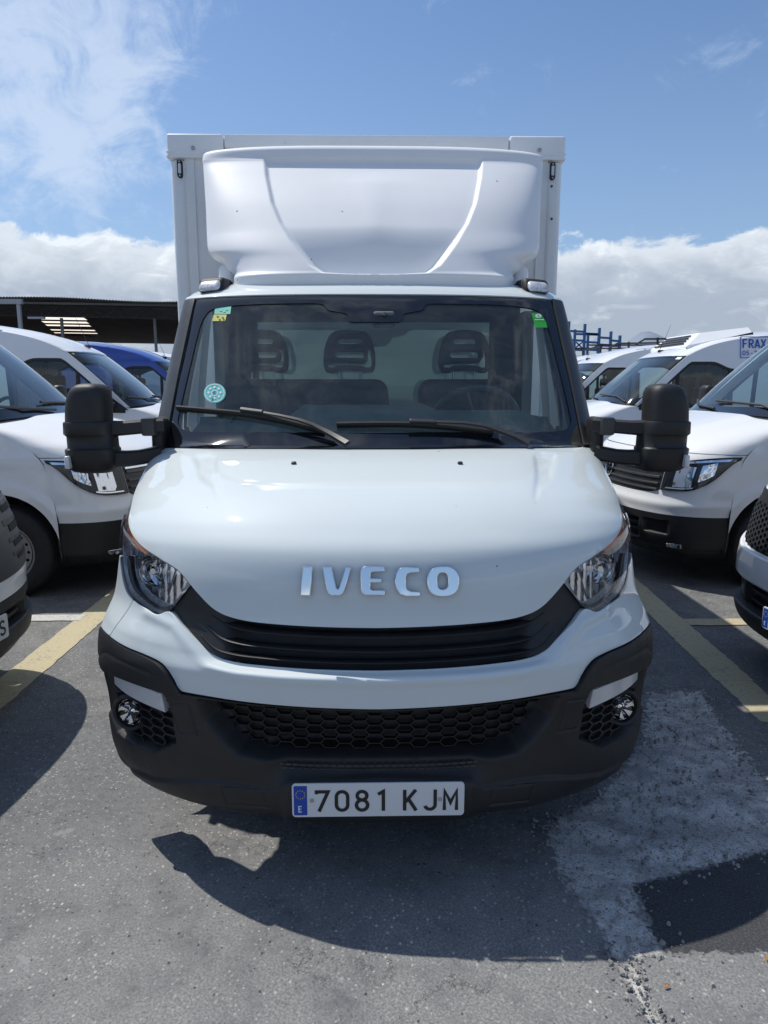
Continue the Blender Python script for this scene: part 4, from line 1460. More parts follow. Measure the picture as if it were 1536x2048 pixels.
vs, fs = rbox((BX, BF + 0.020, B1 - 0.096), (2 * BW - 0.606, 0.07, 0.046), 0.006, 2)
MB().add(vs, fs).build('front_rail', 'box_white', truck)
MB().box((BX, (BF + BB) / 2, B0 - 0.03), (2 * BW - 0.05, BB - BF, 0.06)).build('cargo_floor', 'steel', truck)
MB().box((BX, BB - 0.02, (B0 + B1) / 2), (2 * BW - 0.05, 0.03, B1 - B0 - 0.1)).build('cargo_door', 'box_white', truck)

CAM[2] -= DROP              # from here on heights are above the ground

# ------------------------------------------------------------------ ground
def ground_material():
    m = bpy.data.materials.new('asphalt')
    m.use_nodes = True
    w = NT(m.node_tree)
    tc = w.n('ShaderNodeTexCoord').outputs['Object']
    dust = w.n('ShaderNodeAttribute', None, attribute_name='dust').outputs['Fac']
    tar = w.n('ShaderNodeAttribute', None, attribute_name='tar').outputs['Fac']
    worn = w.n('ShaderNodeAttribute', None, attribute_name='worn').outputs['Fac']
    n0 = w.noise(tc, 0.9, 5.0, 0.6)
    n1 = w.noise(tc, 5.0, 6.0, 0.65, 0.4)
    n2 = w.noise(tc, 38.0, 5.0, 0.7)
    n3 = w.noise(tc, 150.0, 3.0, 0.7)
    # binder and chippings
    vor = w.n('ShaderNodeTexVoronoi', {'Vector': tc, 'Scale': 105.0, 'Randomness': 1.0})
    chip = vor.outputs['Color']
    chipv = w.n('ShaderNodeSeparateColor', {0: chip}).outputs[0]
    cd_ = vor.outputs['Distance']
    base = w.mix(w.ss(n1, 0.30, 0.70), (0.095, 0.097, 0.103), (0.185, 0.185, 0.183))
    base = w.mix(w.ss(n0, 0.38, 0.62, 0.0, 0.75), base, (0.115, 0.121, 0.133))
    base = w.mix(w.ss(n2, 0.36, 0.62, 0.0, 0.34), base, (0.27, 0.266, 0.255))
    base = w.mix(w.ss(n3, 0.50, 0.30, 0.0, 0.65), base, (0.05, 0.051, 0.055))
    pale = w.m('MULTIPLY', w.ss(chipv, 0.84, 0.97), w.ss(cd_, 0.50, 0.30))
    base = w.mix(w.m('MULTIPLY', pale, 0.55), base, (0.55, 0.53, 0.48))
    dark = w.m('MULTIPLY', w.ss(chipv, 0.14, 0.04), w.ss(cd_, 0.5, 0.3))
    base = w.mix(w.m('MULTIPLY', dark, 0.7), base, (0.03, 0.03, 0.032))
    # worn areas with many pale chips, plus the sunlit foreground painted paler
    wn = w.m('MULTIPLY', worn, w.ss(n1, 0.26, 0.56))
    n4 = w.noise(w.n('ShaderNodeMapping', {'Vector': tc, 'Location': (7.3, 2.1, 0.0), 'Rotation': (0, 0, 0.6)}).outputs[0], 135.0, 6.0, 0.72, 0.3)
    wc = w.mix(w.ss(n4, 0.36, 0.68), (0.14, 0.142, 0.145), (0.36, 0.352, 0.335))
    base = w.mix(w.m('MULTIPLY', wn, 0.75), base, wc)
    vo2 = w.n('ShaderNodeTexVoronoi', {'Vector': w.n('ShaderNodeMapping', {'Vector': tc, 'Scale': (1.0, 0.75, 1.0), 'Rotation': (0, 0, 0.9)}).outputs[0], 'Scale': 62.0})
    r2 = w.n('ShaderNodeSeparateColor', {0: vo2.outputs['Color']}).outputs
    fl = w.m('MULTIPLY', w.m('GREATER_THAN', r2[0], 0.70), w.ss(w.m('ADD', vo2.outputs['Distance'], w.m('MULTIPLY', n4, 0.35)), 0.50, 0.30))
    clump = w.ss(w.noise(tc, 2.4, 5.0, 0.65), 0.42, 0.66)
    base = w.mix(w.m('MULTIPLY', w.m('MULTIPLY', fl, clump), w.lin(worn, 0.0, 1.0, 0.35, 1.0)), base, (0.66, 0.63, 0.55))
    pit = w.m('MULTIPLY', w.m('LESS_THAN', r2[1], 0.05), w.ss(vo2.outputs['Distance'], 0.30, 0.18))
    base = w.mix(w.m('MULTIPLY', pit, 0.8), base, (0.02, 0.02, 0.022))
    # dusty broken strip and the black patch beside it, ragged edges
    rag = w.m('ADD', w.m('MULTIPLY', w.m('SUBTRACT', n2, 0.5), 1.1), w.m('MULTIPLY', w.m('SUBTRACT', w.noise(tc, 14.0, 6.0, 0.7), 0.5), 0.9))
    dk = w.ss(w.m('ADD', dust, rag), 0.40, 0.62)
    dcol = w.mix(w.ss(w.noise(tc, 9.0, 7.0, 0.7, 0.6), 0.36, 0.64), (0.38, 0.37, 0.355), (0.66, 0.64, 0.61))
    dcol = w.mix(w.ss(n3, 0.52, 0.36, 0.0, 0.7), dcol, (0.16, 0.157, 0.15))
    dcol = w.mix(w.ss(w.noise(tc, 55.0, 3.0, 0.6), 0.60, 0.68, 0.0, 0.85), dcol, (0.06, 0.06, 0.06))
    streak = w.noise(w.n('ShaderNodeMapping', {'Vector': tc, 'Scale': (1.0, 2.2, 1.0), 'Rotation': (0, 0, 0.35)}).outputs[0], 3.6, 7.0, 0.68, 0.5)
    base = w.mix(w.m('MULTIPLY', dk, w.ss(streak, 0.30, 0.62, 0.35, 0.95)), base, dcol)
    tk = w.ss(w.m('ADD', tar, w.m('MULTIPLY', rag, 0.75)), 0.44, 0.56)
    tcol = w.mix(w.ss(n3, 0.45, 0.70), (0.030, 0.032, 0.036), (0.085, 0.087, 0.09))
    base = w.mix(w.m('MULTIPLY', tk, 0.93), base, tcol)
    # fine cracks
    cv = w.n('ShaderNodeMapping', {'Vector': tc, 'Rotation': (0, 0, 0.5)}).outputs[0]
    wob = w.n('ShaderNodeTexNoise', {'Vector': tc, 'Scale': 3.0, 'Detail': 6.0, 'Roughness': 0.7})
    cvec = w.n('ShaderNodeVectorMath', {0: cv, 1: w.n('ShaderNodeVectorMath', {0: wob.outputs['Color'], 3: 0.55}, operation='SCALE').outputs[0]}, operation='ADD').outputs[0]
    cr = w.n('ShaderNodeTexVoronoi', {'Vector': cvec, 'Scale': 0.85}, feature='DISTANCE_TO_EDGE').outputs['Distance']
    crm = w.m('MULTIPLY', w.ss(cr, 0.0035, 0.0010), w.ss(w.noise(tc, 1.6, 3.0), 0.50, 0.62))
    base = w.mix(w.m('MULTIPLY', crm, 0.5), base, (0.03, 0.03, 0.03))
    cr2 = w.n('ShaderNodeTexVoronoi', {'Vector': cvec, 'Scale': 2.7}, feature='DISTANCE_TO_EDGE').outputs['Distance']
    crm2 = w.m('MULTIPLY', w.ss(cr2, 0.010, 0.002), w.ss(w.noise(tc, 2.3, 3.0), 0.52, 0.64))
    base = w.mix(w.m('MULTIPLY', crm2, 0.35), base, (0.42, 0.41, 0.38))
    # drips
    dr = w.n('ShaderNodeTexVoronoi', {'Vector': cvec, 'Scale': 1.9}).outputs['Distance']
    base = w.mix(w.ss(dr, 0.075, 0.045, 0.0, 0.55), base, (0.28, 0.29, 0.29))
    p = w.n('ShaderNodeBsdfPrincipled', {'Base Color': base, 'Roughness': w.lin(n2, 0.3, 0.7, 0.72, 0.92), 'Specular IOR Level': 0.35})
    h = w.m('ADD', w.m('MULTIPLY', n4, 1.1), w.m('ADD', w.m('MULTIPLY', w.ss(cd_, 0.6, 0.1), 0.25), w.m('MULTIPLY', n2, 0.6)))
    h = w.m('ADD', h, w.m('MULTIPLY', dk, w.m('MULTIPLY', w.noise(tc, 60.0, 4.0, 0.6), 2.2)))
    h = w.m('SUBTRACT', h, w.m('MULTIPLY', crm, 2.0))
    b = w.n('ShaderNodeBump', {'Strength': 0.5, 'Distance': 0.004, 'Height': h})
    w.t.links.new(b.outputs[0], p.inputs['Normal'])
    o = w.n('ShaderNodeOutputMaterial')
    w.t.links.new(p.outputs[0], o.inputs[0])
    MATS['asphalt'] = m


def paint_material(name, col, worn_to=(0.17, 0.165, 0.16)):
    m = bpy.data.materials.new(name)
    m.use_nodes = True
    w = NT(m.node_tree)
    tc = w.n('ShaderNodeTexCoord').outputs['Object']
    n1 = w.noise(tc, 6.0, 7.0, 0.7)
    n2 = w.noise(tc, 60.0, 5.0, 0.75)
    n3 = w.noise(tc, 220.0, 2.0, 0.7)
    f = w.ss(w.m('ADD', w.m('MULTIPLY', n1, 0.45), w.m('MULTIPLY', n2, 0.62)), 0.52, 0.70)
    c = w.mix(w.lin(n1, 0.3, 0.7), tuple(x * 0.85 for x in col), col)
    c = w.mix(w.m('MULTIPLY', f, 0.75), c, worn_to)
    c = w.mix(w.ss(n3, 0.62, 0.78, 0, 0.6), c, (0.10, 0.10, 0.10))
    p = w.n('ShaderNodeBsdfPrincipled', {'Base Color': c, 'Roughness': 0.8, 'Specular IOR Level': 0.3})
    b = w.n('ShaderNodeBump', {'Strength': 0.5, 'Distance': 0.004, 'Height': w.m('ADD', n3, n2)})
    w.t.links.new(b.outputs[0], p.inputs['Normal'])
    o = w.n('ShaderNodeOutputMaterial')
    w.t.links.new(p.outputs[0], o.inputs[0])
    MATS[name] = m


ground_material()
paint_material('yellow_line_paint', (0.52, 0.455, 0.30))
paint_material('white_line_paint', (0.55, 0.54, 0.52))

DUST = [on_ground(*q) for q in [(1092, 1655), (1190, 1600), (1290, 1480), (1296, 1385), (1400, 1380), (1465, 1480), (1560, 1590), (1640, 1660), (1530, 1705), (1400, 1738), (1275, 1768), (1278, 1800), (1320, 1890), (1312, 1915), (1240, 1915), (1190, 1835), (1120, 1740)]]
TAR = [on_ground(*q) for q in [(1268, 1770), (1400, 1736), (1540, 1700), (1660, 1690), (1700, 1880), (1536, 1905), (1420, 1905), (1330, 1905)]]
SEAM = [on_ground(*q) for q in [(1235, 1905), (1262, 1950), (1290, 2000), (1320, 2048), (1360, 2120)]]
WORN = [(on_ground(930, 1960), 0.9, 1.0), (on_ground(620, 1850), 0.55, 0.7), (on_ground(1450, 1990), 0.55, 0.9), (on_ground(250, 1800), 0.75, 0.6), (on_ground(100, 1980), 0.5, 0.45), (on_ground(700, 2030), 0.8, 0.9)]


def axis_steps(lo, hi, step, far):
    a = list(np.arange(lo, hi + 1e-6, step))
    d, x = step * 2, hi
    while x < far:
        x += d
        a.append(x)
        d *= 1.5
    d, x = step * 2, lo
    while x > -far:
        x -= d
        a.insert(0, x)
        d *= 1.5
    return np.array(a)


gx, gy = axis_steps(-2.4, 2.4, 0.022, 12000), axis_steps(-1.3, 3.4, 0.022, 12000)
GX, GY = np.meshgrid(gx, gy, indexing='ij')
rg = np.random.default_rng(11)
near = sstep(GX, -2.4, -2.1) * sstep(GX, 2.4, 2.1) * sstep(GY, -1.3, -1.1) * sstep(GY, 3.4, 3.0)
dsd = poly_sd(GX, GY, [(p.x, p.y) for p in DUST])
tsd = poly_sd(GX, GY, [(p.x, p.y) for p in TAR])
sd_ = line_d(GX, GY, [(p.x, p.y) for p in SEAM])
dust = np.clip(0.5 - dsd / 0.14, 0, 1)
dust = np.maximum(dust, 0.75 * np.clip(1 - sd_ / 0.05, 0, 1))
tarw = np.clip(0.5 - tsd / 0.10, 0, 1)
worn = np.zeros_like(GX)
for p, rr, k in WORN:
    worn = np.maximum(worn, k * np.clip(1.2 - np.hypot(GX - p.x, (GY - p.y) * 1.3) / rr, 0, 1))
worn = np.maximum(worn, 0.85 * sstep(GY, 0.55, -0.55))  # ramp paints the sunlit front paler, leaving the shaded ground under the truck dark
Z = near * (rg.normal(0, 0.0022, GX.shape) * np.clip(dust * 1.3, 0, 1) + 0.004 * np.sin(GX * 9.1 + 2.2 * np.sin(GY * 6)) * dust - 0.006 * np.clip(1 - sd_ / 0.05, 0, 1) - 0.004 * np.clip(dust, 0, 1))
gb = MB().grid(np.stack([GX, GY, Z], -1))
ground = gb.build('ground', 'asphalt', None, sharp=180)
tag(ground, 'grey worn asphalt of the parking lot', None, None, 'structure')
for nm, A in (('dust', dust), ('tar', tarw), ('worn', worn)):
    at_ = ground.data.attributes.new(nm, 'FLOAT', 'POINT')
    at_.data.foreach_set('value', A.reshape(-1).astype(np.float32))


def strip_line(name, a, b, wd, m, z=0.004, label=None):
    """painted line with slightly ragged edges"""
    a, b = Vector(a), Vector(b)
    d = (b - a)
    n = max(2, int(d.length / 0.04))
    s = Vector((-d.y, d.x, 0)).normalized()
    L = [[tuple(a + d * (k / n) + s * (sg * (wd / 2 + random.uniform(-0.006, 0.004))) + Vector((0, 0, z))) for sg in (1, 0, -1)] for k in range(n + 1)]
    o = MB().grid(np.array(L), flip=True).build(name, m, None, smooth=False)
    return tag(o, label, None, None, 'structure')


LA, LB = on_ground(0, 1388), on_ground(197, 1225)
RA, RB = on_ground(1470, 1362), on_ground(1283, 1190)
strip_line('road_marking', LA + (LA - LB) * 0.2, LB + (LB - LA) * 1.6, 0.20, 'yellow_line_paint', label='pale yellow line on the ground left of the truck')
strip_line('road_marking', RA, RB + (RB - RA) * 1.2, 0.20, 'yellow_line_paint', label='pale yellow line on the ground right of the truck')
strip_line('road_marking', RA + (RA - RB) * 0.3, RA, 0.18, 'yellow_line_paint', z=0.003, label='worn broken end of the right yellow line')
strip_line('road_marking', (-7.5, on_ground(60, 1237).y, 0), (LB.x - 0.06, on_ground(60, 1237).y, 0), 0.13, 'white_line_paint', z=0.0055, label='white bay line left of the truck')
strip_line('road_marking', (RA.x + 0.16, on_ground(1450, 1245).y, 0), (7.5, on_ground(1450, 1245).y, 0), 0.13, 'yellow_line_paint', z=0.0055, label='yellow bay line right of the truck')

# loose stones along the broken strip, one mass
st = MB()
rs = random.Random(3)


def pebble(x, y, r):
    n = 6
    vs = [(x + r * rs.uniform(0.6, 1.1) * math.cos(2 * math.pi * k / n), y + r * rs.uniform(0.6, 1.1) * math.sin(2 * math.pi * k / n), -0.002) for k in range(n)]
    h = r * rs.uniform(0.5, 0.9)
    t0 = rs.uniform(0.45, 0.75)
    vs += [(x + (vx - x) * t0 + rs.uniform(-0.1, 0.1) * r, y + (vy - y) * t0, h * rs.uniform(0.7, 1.1)) for vx, vy, _ in vs[:n]]
    fs = [(k, (k + 1) % n, n + (k + 1) % n, n + k) for k in range(n)] + [tuple(range(n, 2 * n))]
    st.add(vs, fs)


dxy = [(p.x, p.y) for p in DUST]
cnt = 0
while cnt < 1000:
    x, y = rs.uniform(0.3, 2.1), rs.uniform(-0.4, 1.6)
    d = poly_sd(np.array([x]), np.array([y]), dxy)[0]
    dt = poly_sd(np.array([x]), np.array([y]), [(p.x, p.y) for p in TAR])[0]
    pr = 0.9 * math.exp(-(max(0, d) / 0.07)) * (0.30 + 0.7 * math.exp(-abs(d) / 0.08))
    if dt < -0.05:
        pr *= 0.06
    if rs.random() < pr:
        pebble(x, y, 0.0035 + 0.009 * rs.random() ** 3.0)
        cnt += 1
for p, q in zip(SEAM[:-1], SEAM[1:]):
    for k in range(40):
        t_ = rs.random()
        c = p.lerp(q, t_)
        pebble(c.x + rs.gauss(0, 0.045), c.y + rs.gauss(0, 0.03), 0.002 + 0.008 * rs.random() ** 3)
for k in range(900):
    x, y = rs.uniform(-1.6, 1.6), rs.uniform(-0.85, 1.6)
    pebble(x, y, 0.0015 + 0.0022 * rs.random() ** 2)
tag(st.build('gravel', 'stone', None, smooth=False), 'loose grey stones and chippings on the broken asphalt', None, None, 'stuff')
for px, py, a in ((1333, 1977, 0.4), (1532, 1921, 1.2)):
    c = on_ground(px, py)
    s_ = 0.0095
    pts = [(-1, 0, 0.003), (-0.4, 0.42, 0.006), (0.5, 0.3, 0.008), (1.1, 0, 0.003), (0.4, -0.35, 0.007), (-0.5, -0.4, 0.004)]
    v = [(c.x + s_ * (x * math.cos(a) - y * math.sin(a)), c.y + s_ * (x * math.sin(a) + y * math.cos(a)), c.z + z + 0.004) for x, y, z in pts]
    v += [(x, y, z - 0.0012) for x, y, z in v]
    fs = [(0, 1, 2, 3, 4, 5), (11, 10, 9, 8, 7, 6)] + [(k, k + 6, (k + 1) % 6 + 6, (k + 1) % 6) for k in range(6)]
    lf = mesh_obj('dry_leaf', v, fs, 'dry_leaf', None, smooth=False)
    tag(lf, {1333: 'small orange dry leaf on the sunlit asphalt beside the stony crack', 1532: 'small orange dry leaf on the ground at the right edge of the picture'}[px], 'leaf', 'dry leaves on the asphalt')

# ------------------------------------------------------------------ panel vans
VS_ST = [
    (0.24, 0.10, 0.93, 0.54, 2.6, 0.0), (0.32, 0.02, 0.98, 0.58, 2.6, 0.0), (0.45, 0.0, 1.0, 0.60, 2.6, 0.0), (0.57, 0.0, 1.005, 0.60, 2.6, 0.0),
    (0.67, 0.012, 1.005, 0.60, 2.6, 0.0), (0.75, 0.028, 1.005, 0.60, 2.6, 0.0), (0.85, 0.05, 1.0, 0.60, 2.6, 0.0), (0.98, 0.085, 0.995, 0.59, 2.5, 0.0),
    (1.06, 0.145, 0.985, 0.57, 2.5, 0.012), (1.14, 0.27, 0.975, 0.52, 2.5, 0.03), (1.23, 0.52, 0.955, 0.42, 2.5, 0.045), (1.322, 0.90, 0.93, 0.30, 2.5, 0.045),
    (1.328, 0.95, 0.92, 0.29, 2.4, 0.03), (1.60, 1.25, 0.90, 0.27, 2.4, 0.02), (1.86, 1.57, 0.875, 0.23, 2.4, 0.015), (2.00, 1.76, 0.86, 0.20, 2.4, 0.015),
    (2.05, 1.84, 0.852, 0.19, 2.5, 0.03), (2.20, 2.20, 0.835, 0.15, 2.6, 0.05), (2.31, 2.70, 0.815, 0.09, 2.8, 0.07), (2.36, 3.2, 0.805, 0.05, 2.8, 0.08), (2.38, 5.9, 0.80, 0.02, 2.8, 0.08)]
VS = Surf(VS_ST)
VK = side_kit(VS, 0.62)


def uvpanel(name, S, lo, up, m, parent, **kw):
    kw.setdefault('seg', 8)
    kw.setdefault('nv', 8)
    return panel(name, S, lo, up, m, parent, space='uv', **kw)


def build_van(label, loc, rz, paint='van_white', grille='slats', plate_text=None, group=None, stickers=True, plate_z=0.50):
    r = thing('panel_van', label, 'van', loc, rz, group)
    # lower bumper with an intake and small lamps
    def lowdisp(U, V, P):
        ax = np.abs(P[..., 0])
        o = -0.05 * sstep(ax, 0.62, 0.56) * sstep(P[..., 2], 0.34, 0.365) * sstep(P[..., 2], 0.52, 0.495)
        o = o - 0.03 * sstep(ax, 0.66, 0.69) * sstep(ax, 0.86, 0.83) * sstep(P[..., 2], 0.41, 0.425) * sstep(P[..., 2], 0.525, 0.51)
        return o - 0.004 * np.exp(-((P[..., 2] - 0.30) / 0.012) ** 2)
    uvpanel('bumper', VS, [(-1, 0), (-0.6, 0), (-0.3, 0), (0, 0)], [(-1, 3.0), (-0.6, 3.0), (-0.3, 3.0), (0, 3.0)], 'black_plastic', r, nv=40, seg=20, disp=lowdisp, thick=0.05, bevel=0)
    for k in range(3):
        z0 = 1.25 + 0.42 * k
        uvpanel('intake_slat', VS, [(-0.42, z0), (-0.2, z0), (0, z0)], [(-0.42, z0 + 0.14), (-0.2, z0 + 0.14), (0, z0 + 0.14)], 'dark_plastic', r, nv=2, off=-0.02, thick=0.03, bevel=0)
    uvpanel('daytime_lamp', VS, [(-0.72, 0.95), (-0.66, 0.9), (-0.60, 0.95)], [(-0.72, 1.25), (-0.66, 1.25), (-0.60, 1.25)], 'reflector', r, mirror='pair', nv=4, off=0.004, thick=0.01, disp=facets(0.003))
    # painted nose
    uvpanel('nose_panel', VS, [(-1, 3.02), (-0.7, 3.02), (-0.4, 3.02), (0, 3.02)], [(-1, 7.96), (-0.7, 7.96), (-0.4, 7.96), (0, 7.96)], paint, r, nv=30, seg=14, thick=0.012, rims='tb',
            disp=lambda U, V, P: 0.012 * np.exp(-((P[..., 2] - 0.65) / 0.035) ** 2))
    uvpanel('bonnet', VS, [(-1, 8.02), (-0.7, 8.02), (-0.4, 8.02), (0, 8.02)], [(-1, 11), (-0.7, 11), (-0.4, 11), (0, 11)], paint, r, nv=26, seg=14, thick=0.012, rims='tb', off=0.001,
            disp=lambda U, V, P: 0.018 * sstep(np.abs(P[..., 0]), 0.66, 0.50) * sstep(P[..., 1], 0.2, 0.5))
    fl = [(-0.50, 5.1), (-0.62, 5.12), (-0.74, 5.3), (-0.86, 6.0), (-0.985, 7.35)][::-1]
    fu_ = [(-0.50, 6.95), (-0.60, 7.05), (-0.72, 7.3), (-0.85, 7.55), (-0.985, 7.72)][::-1]
    if grille in ('slats',):
        hl = uvpanel('headlight', VS, fl, fu_, 'dark_plastic', r, mirror='pair', nv=14, off=lambda U, V, P: 0.016 - 0.012 * sstep(edge_t(U), 0.02, 0.12), thick=0.016, bevel=0)
        def on(nm, lo, up, m, **kw):
            a, b = panel(nm, VS, lo, up, m, None, mirror='pair', space='uv', **kw)
            a.parent, b.parent = hl
        on('headlight_lens', fl, fu_, 'lens', nv=10, seg=8, off=0.0175, thick=0)
        on('reflector_bowl', [(-0.72, 5.5), (-0.65, 5.45), (-0.58, 5.45)], [(-0.72, 6.75), (-0.65, 6.75), (-0.58, 6.75)], 'reflector', nv=8, seg=6, off=0.010, thick=0.006, disp=facets(0.0022), bevel=0)
        on('side_reflector', [(-0.86, 6.35), (-0.81, 6.1), (-0.76, 5.9)], [(-0.86, 7.1), (-0.81, 6.95), (-0.76, 6.85)], 'reflector', nv=6, seg=6, off=0.010, thick=0.006, disp=facets(0.0022), bevel=0)
        on('lamp_strip', [(-0.96, 7.25), (-0.85, 7.15), (-0.70, 6.98), (-0.52, 6.82)], [(-0.965, 7.5), (-0.85, 7.36), (-0.70, 7.14), (-0.52, 6.92)], 'chrome', nv=2, seg=5, off=0.012, thick=0.006, bevel=0)
        on('lower_strip', [(-0.74, 5.42), (-0.66, 5.3), (-0.53, 5.28)], [(-0.74, 5.52), (-0.66, 5.4), (-0.53, 5.38)], 'chrome', nv=2, seg=5, off=0.010, thick=0.005, bevel=0)
        g = uvpanel('grille', VS, [(-0.485, 5.12), (-0.42, 4.85), (-0.3, 4.75), (0, 4.7)], [(-0.485, 6.95), (-0.42, 6.95), (-0.3, 6.95), (0, 6.95)], 'dark_plastic', r, nv=12, off=0.004, thick=0.02)[0]
        for k in range(4):
            z0 = 5.0 + 0.47 * k
            uvpanel('slat', VS, [(-0.47, z0), (-0.3, z0), (0, z0)], [(-0.47, z0 + 0.17), (-0.3, z0 + 0.17), (0, z0 + 0.17)], 'grey_plastic', g, nv=3, off=0.016, thick=0.015)
        uvpanel('trim_strip', VS, [(-0.475, 6.62), (-0.3, 6.62), (0, 6.62)], [(-0.475, 6.74), (-0.3, 6.74), (0, 6.74)], 'chrome', g, nv=2, off=0.020, thick=0.01)
        q = Vector(VS.P(0.0, 6.1) + VS.N(0.0, 6.1) * 0.02)
        nn = Vector(VS.N(0.0, 6.1))
        M = Matrix.Translation(q) @ Matrix.Rotation(R(84), 4, 'X')
        em = MB()
        em.lathe([(0.082 + 0.008 * math.cos(a), 0.008 * math.sin(a)) for a in np.linspace(0, 2 * math.pi, 9)], M, 36)
        em.build('badge_ring', 'chrome', g)
        em = MB()
        em.lathe([(0.078, -0.004), (0.0, -0.004)], M, 30)
        em.build('badge_disc', 'gloss_black', g)
        em = MB()
        X3, Y3, N3 = M.to_3x3() @ Vector((1, 0, 0)), M.to_3x3() @ Vector((0, 1, 0)), M.to_3x3() @ Vector((0, 0, 1))
        stroke_strip(em, [(-0.034, 0.066), (0.0, 0.006), (0.034, 0.066)], 0.013, False, q, X3, Y3, N3, 0.003)
        stroke_strip(em, [(-0.066, 0.038), (-0.030, -0.058), (0.0, 0.004), (0.030, -0.058), (0.066, 0.038)], 0.013, False, q, X3, Y3, N3, 0.0036)
        em.build('badge_letters', 'chrome', g, smooth=False)
    elif grille == 'framed':        # thick dark slats inside a pale frame
        f = uvpanel('grille_frame', VS, [(-0.70, 4.3), (-0.5, 3.75), (-0.3, 3.55), (0, 3.5)], [(-0.72, 8.4), (-0.5, 8.5), (-0.3, 8.5), (0, 8.5)], 'lamp_white', r, nv=16, off=0.008, thick=0.02)[0]
        uvpanel('grille', VS, [(-0.62, 4.7), (-0.48, 4.15), (-0.3, 3.95), (0, 3.9)], [(-0.65, 8.2), (-0.48, 8.3), (-0.3, 8.3), (0, 8.3)], 'grey_plastic', f, nv=14, off=0.018, thick=0.01, bevel=0)
        for k in range(5):
            z0 = 4.6 + 0.70 * k
            uvpanel('grille_slot', VS, [(-0.56, z0), (-0.50, z0), (-0.34, z0)], [(-0.57, z0 + 0.22), (-0.50, z0 + 0.25), (-0.34, z0 + 0.25)], 'deep_black', f, mirror='pair', nv=3, off=0.021, thick=0.002, bevel=0)
            uvpanel('slat', VS, [(-0.58, z0 + 0.30), (-0.46, z0 + 0.26), (-0.3, z0 + 0.26)], [(-0.58, z0 + 0.44), (-0.46, z0 + 0.48), (-0.3, z0 + 0.48)], 'dark_plastic', f, mirror='pair', nv=3, off=0.0205, thick=0.004)
        uvpanel('headlight', VS, fl, fu_, 'reflector', r, mirror='pair', nv=8, off=0.004, thick=0.01, disp=facets(0.003))
        uvpanel('bumper_lip', VS, [(-0.96, 1.2), (-0.6, 1.2), (-0.3, 1.2), (0, 1.2)], [(-0.96, 1.9), (-0.6, 1.9), (-0.3, 1.9), (0, 1.9)], 'black_plastic', r, nv=6, off=0.018, thick=0.05, bevel=0.008)
    else:                            # dark honeycomb between painted bars
        g = uvpanel('grille', VS, [(-0.62, 4.6), (-0.4, 4.2), (-0.2, 4.1), (0, 4.1)], [(-0.74, 7.2), (-0.4, 7.2), (-0.2, 7.2), (0, 7.2)], 'deep_black', r, nv=12, off=0.004, thick=0.01)[0]
        hx = MB()
        for i in range(-20, 21):
            for j in range(9):
                x, z = i * 0.036, 0.64 + j * 0.032 + (0.016 if i % 2 else 0)
                u, v = VS.uv_xz(x, z)
                if 4.5 < v < 7.1 and abs(u) < 0.66:
                    p, n = Vector(VS.P(u, v)), Vector(VS.N(u, v))
                    a = Vector((0, 0, 1)).cross(n).normalized()
                    b = n.cross(a)
                    ring = [(p + n * 0.012 + a * 0.021 * math.cos(R(60 * k)) + b * 0.018 * math.sin(R(60 * k)), n) for k in range(6)]
                    for k in range(6):
                        hx.bar(ring[k][0], ring[(k + 1) % 6][0], 0.009, 0.012, n)
        hx.build('mesh_grille', 'dark_plastic', g, smooth=False)
        uvpanel('painted_bar', VS, [(-0.70, 2.7), (-0.5, 2.6), (-0.3, 2.6), (0, 2.6)], [(-0.72, 4.7), (-0.5, 4.2), (-0.3, 4.1), (0, 4.1)], paint, r, nv=8, off=0.03, thick=0.05, bevel=0.012)
        uvpanel('headlight', VS, fl, fu_, 'reflector', r, mirror='pair', nv=8, off=0.004, thick=0.01, disp=facets(0.003))
        uvpanel('bumper_lip', VS, [(-0.96, 0.6), (-0.6, 0.6), (-0.3, 0.6), (0, 0.6)], [(-0.96, 1.3), (-0.6, 1.5), (-0.3, 1.5), (0, 1.5)], 'black_plastic', r, nv=6, off=0.04, thick=0.06, bevel=0.012)
    if plate_text:
        plate(r, Matrix.Translation((0, -0.070, plate_z)) @ Matrix.Rotation(R(90), 4, 'X'), plate_text)
    # windscreen
    lo = [(-0.93, 12.05), (-0.6, 12.05), (-0.3, 12.05), (0, 12.05)]
    up = [(-0.93, 15), (-0.6, 15), (-0.3, 15), (0, 15)]
    ws_ = uvpanel('windscreen', VS, lo, up, 'van_glass', r, nv=16, thick=0, off=-0.004)[0]
    for a, b, c, d in (((-0.93, 12.05), (0, 12.05), (-0.93, 12.45), (0, 12.35)), ((-0.93, 14.8), (0, 14.8), (-0.93, 15), (0, 15))):
        uvpanel('screen_border', VS, [a, (-0.5, a[1]), b], [c, (-0.5, (c[1] + d[1]) / 2), d], 'gloss_black', ws_, nv=2, thick=0, off=0.0)
    uvpanel('screen_border', VS, [(-0.93, 12.05), (-0.915, 12.05), (-0.90, 12.05)], [(-0.93, 15), (-0.915, 15), (-0.90, 15)], 'gloss_black', ws_, mirror='pair', nv=14, thick=0, off=0.0005)
    uvpanel('windscreen_pillar', VS, [(-1, 11.9), (-0.97, 11.9), (-0.935, 11.9)], [(-1, 15.3), (-0.97, 15.3), (-0.935, 15.3)], paint, r, mirror='pair', nv=20, seg=4, thick=0.03, off=0.003)
    uvpanel('scuttle', VS, [(-0.95, 11.0), (-0.5, 11.0), (0, 11.0)], [(-0.95, 12.1), (-0.5, 12.1), (0, 12.1)], 'dark_plastic', r, nv=3, thick=0, off=-0.012)
